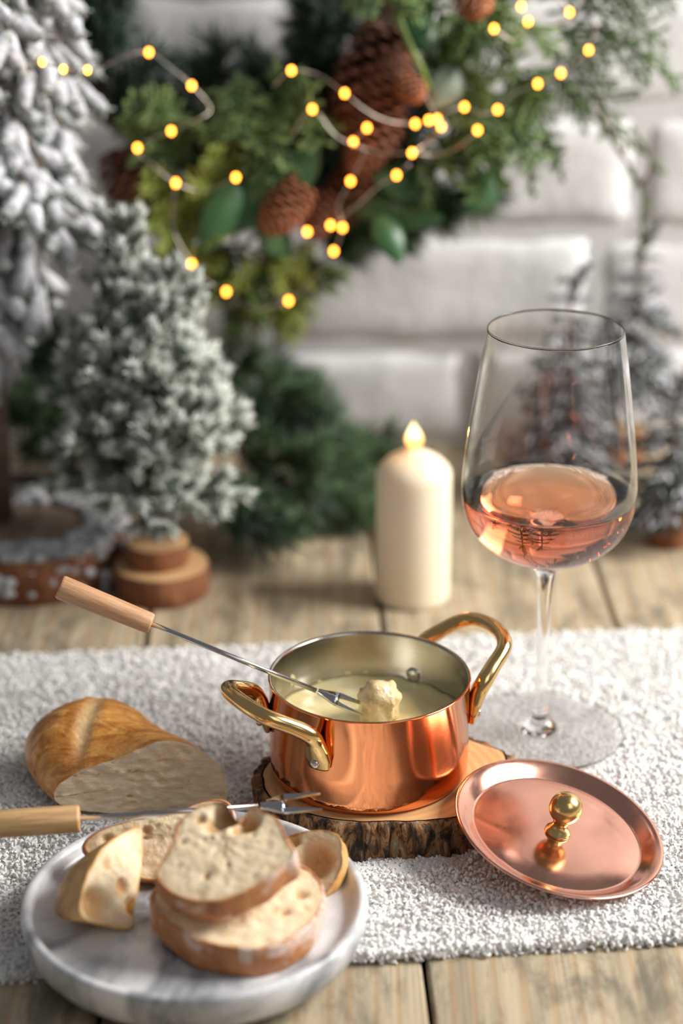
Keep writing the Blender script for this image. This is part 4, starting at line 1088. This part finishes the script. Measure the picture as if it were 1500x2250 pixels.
# ------------------------------------------------------------------ pine garland lying on the table behind
garland = thing('pine_garland', 'dark green pine garland lying on the table behind the frosted mini tree', 'garland', (-.08, 1.36, TZ))
gp = [(260, 880, 70, 780, 1.38, 1.36), (240, 940, 30, 900, 1.36, 1.35), (260, 1000, 60, 990, 1.35, 1.33), (200, 860, 60, 720, 1.41, 1.40), (280, 960, 110, 860, 1.38, 1.37), (640, 960, 720, 900, 1.39, 1.39),
      (300, 1020, 60, 740, 1.40, 1.36), (330, 1000, 40, 850, 1.36, 1.33), (380, 980, 100, 960, 1.36, 1.30), (350, 900, 170, 760, 1.40, 1.38), (420, 900, 560, 800, 1.38, 1.36), (450, 960, 690, 860, 1.36, 1.34),
      (480, 1000, 720, 930, 1.36, 1.33), (520, 1020, 700, 1030, 1.33, 1.28), (480, 1050, 640, 1200, 1.30, 1.25), (450, 1080, 580, 1200, 1.28, 1.24), (430, 1080, 530, 1160, 1.28, 1.25), (520, 960, 650, 900, 1.38, 1.36), (560, 1060, 700, 1120, 1.32, 1.29),
      (600, 1030, 800, 960, 1.38, 1.38), (620, 1050, 870, 1000, 1.38, 1.38), (640, 1080, 880, 1080, 1.36, 1.36), (640, 1100, 830, 1150, 1.33, 1.31), (560, 980, 780, 1020, 1.36, 1.34), (700, 1040, 920, 1020, 1.39, 1.40), (300, 1050, 200, 1130, 1.33, 1.30), (250, 900, 90, 900, 1.38, 1.36), (560, 880, 600, 800, 1.40, 1.40), (620, 900, 680, 840, 1.40, 1.39),
      (400, 1000, 250, 880, 1.36, 1.34), (450, 1040, 330, 950, 1.34, 1.32), (700, 1100, 760, 1180, 1.33, 1.31), (540, 1100, 620, 1160, 1.29, 1.27), (480, 900, 400, 820, 1.40, 1.39), (350, 960, 300, 1080, 1.34, 1.31)]
for i, g in enumerate(gp):
    A, B = pp(g[0], g[1], g[4]), pp(g[2], g[3], g[5]); A[2] = max(A[2], TZ + .012); B[2] = max(B[2], TZ + .010)
    put('pine_sprig', pine_sprig(A, B, sag=(0, 0, .006), nl=.024, nr_=.0005, dens=2600, side=5, sl=.45), [M_PINE if i % 3 else M_PINE_BLUE, M_STEM], garland)
part('garland_stem', tube(smooth_path([(-.24, 1.36, TZ + .02), (-.15, 1.35, TZ + .018), (-.06, 1.345, TZ + .014), (.03, 1.375, TZ + .010)], 6), .004, 8), M_STEM, garland)

# ------------------------------------------------------------------ three snowy trees at the right
def fir_branch(L, seed, dens=3000, sn=1.0):
    it = []; path = np.array([(L * t, 0, -.35 * L * t ** 1.5) for t in np.linspace(0, 1, 7)]); v, f = tris(*tube(path, np.linspace(.0014, .0007, 7), 5)); it.append((v, f, 0, 1))
    v, f, t = needle_path(path, dens, .0075, .0007, .8, .12); it.append((v, f, t * .7, 0))
    for s in range(5):
        i = 1 + s; b = path[min(i, 5)]; sg = 1 if s % 2 else -1; e = b + np.array((.6, sg * .6, -.35)) * L * .42; sp = bend(b, e, (0, 0, 0), 4)
        v, f = tris(*tube(sp, [.0009, .0008, .0007, .0005], 4)); it.append((v, f, 0, 1)); v, f, t = needle_path(sp, dens, .0065, .0007, .8, .1); it.append((v, f, t * .7, 0))
        c_ = (sp[1] + sp[-1]) / 2
        V, F = tube(bend(sp[1], sp[-1], (0, 0, .0012), 5) + np.array((0, 0, .0016)), np.array([.5, 1, 1.1, .9, .4]) * (.0030 if s % 2 else .0012) * sn, 7); cen = np.repeat(bend(sp[1], sp[-1], (0, 0, .0012), 5) + np.array((0, 0, .0016)), 7, 0)
        V = cen + (V - cen) * (1 + .45 * np.array([mnoise.noise(Vector(q * 240 + np.array((seed, 0, 0)))) for q in V]))[:, None]; v, f = tris(V, F); it.append((v, f, .95, 2))
    V, F = tube(path[2:] + np.array((0, 0, .002)), np.array([.3, .8, 1.2, 1, .5]) * .0024 * sn, 7); v, f = tris(V, F); it.append((v, f, .95, 2))
    return pack(it)
fir_me = []
for s in range(4):
    V, F, t, mi = fir_branch(.04, s * 3.1, sn=(1.25, .55, .95, .5)[s]); fir_me.append(mesh_of('branch', V, F, [M_DFIR, M_STEM, M_SNOW], True, mi=mi, attr=t))
def fir(label, base, br_, bh, z0, z1, R0, tr=.002, nlev=10, nb=7, lean=0, vs2=(0, 1, 2, 3)):
    base = np.array(base); t_ = thing('snowy_mini_tree', label, 'christmas tree', base)
    sd, tp = log_base(base, br_, bh, M_RBARK, base[0] * 50); b = part('log_base', sd, M_RBARK, t_); part('cut_top', tp, M_PALE, b)
    part('trunk', tube([base + (0, 0, bh - .003), base + (lean * .5, 0, (bh + z1) / 2), base + (lean, 0, z1 - .004)], [tr * 1.3, tr, tr * .4], 8), M_TRUNK, t_)
    for l in range(nlev):
        t = l / (nlev - 1); z = z0 + (z1 - z0) * t * .93; n = max(3, int(nb * (1 - .5 * t)))
        for k in range(n):
            a = 2 * PI * (k + .5 * (l % 2)) / n + J(.3); s_ = (R0 / .04) * (1 - .78 * t) * random.uniform(.8, 1.15)
            piece('branch', fir_me[vs2[(k + l) % 4]], t_, base + np.array((lean * z / z1, 0, z)), (0, .10 - t * .5 + J(.2), a), (s_, s_, s_))
    piece('branch', fir_me[0], t_, base + np.array((lean, 0, z1 - .022)), (0, -1.5, 0), (.6, .6, .6))
    return t_
fir('slim snowy fir seen through the wine glass bowl', (.159, 1.372, TZ), .016, .016, .020, .172, .046, nlev=12, nb=8, vs2=(1, 3, 1, 2))
fir('snow-capped fir by the wall on a tall brown log behind the wine glass', (.2085, 1.432, TZ), .0165, .034, .070, .188, .040, tr=.003, nlev=8, lean=.008)
fir('dark snowy fir on a dark log at the right picture edge', (.2235, 1.292, TZ), .015, .031, .036, .125, .034, nlev=8, nb=8, vs2=(1, 3, 2, 3))
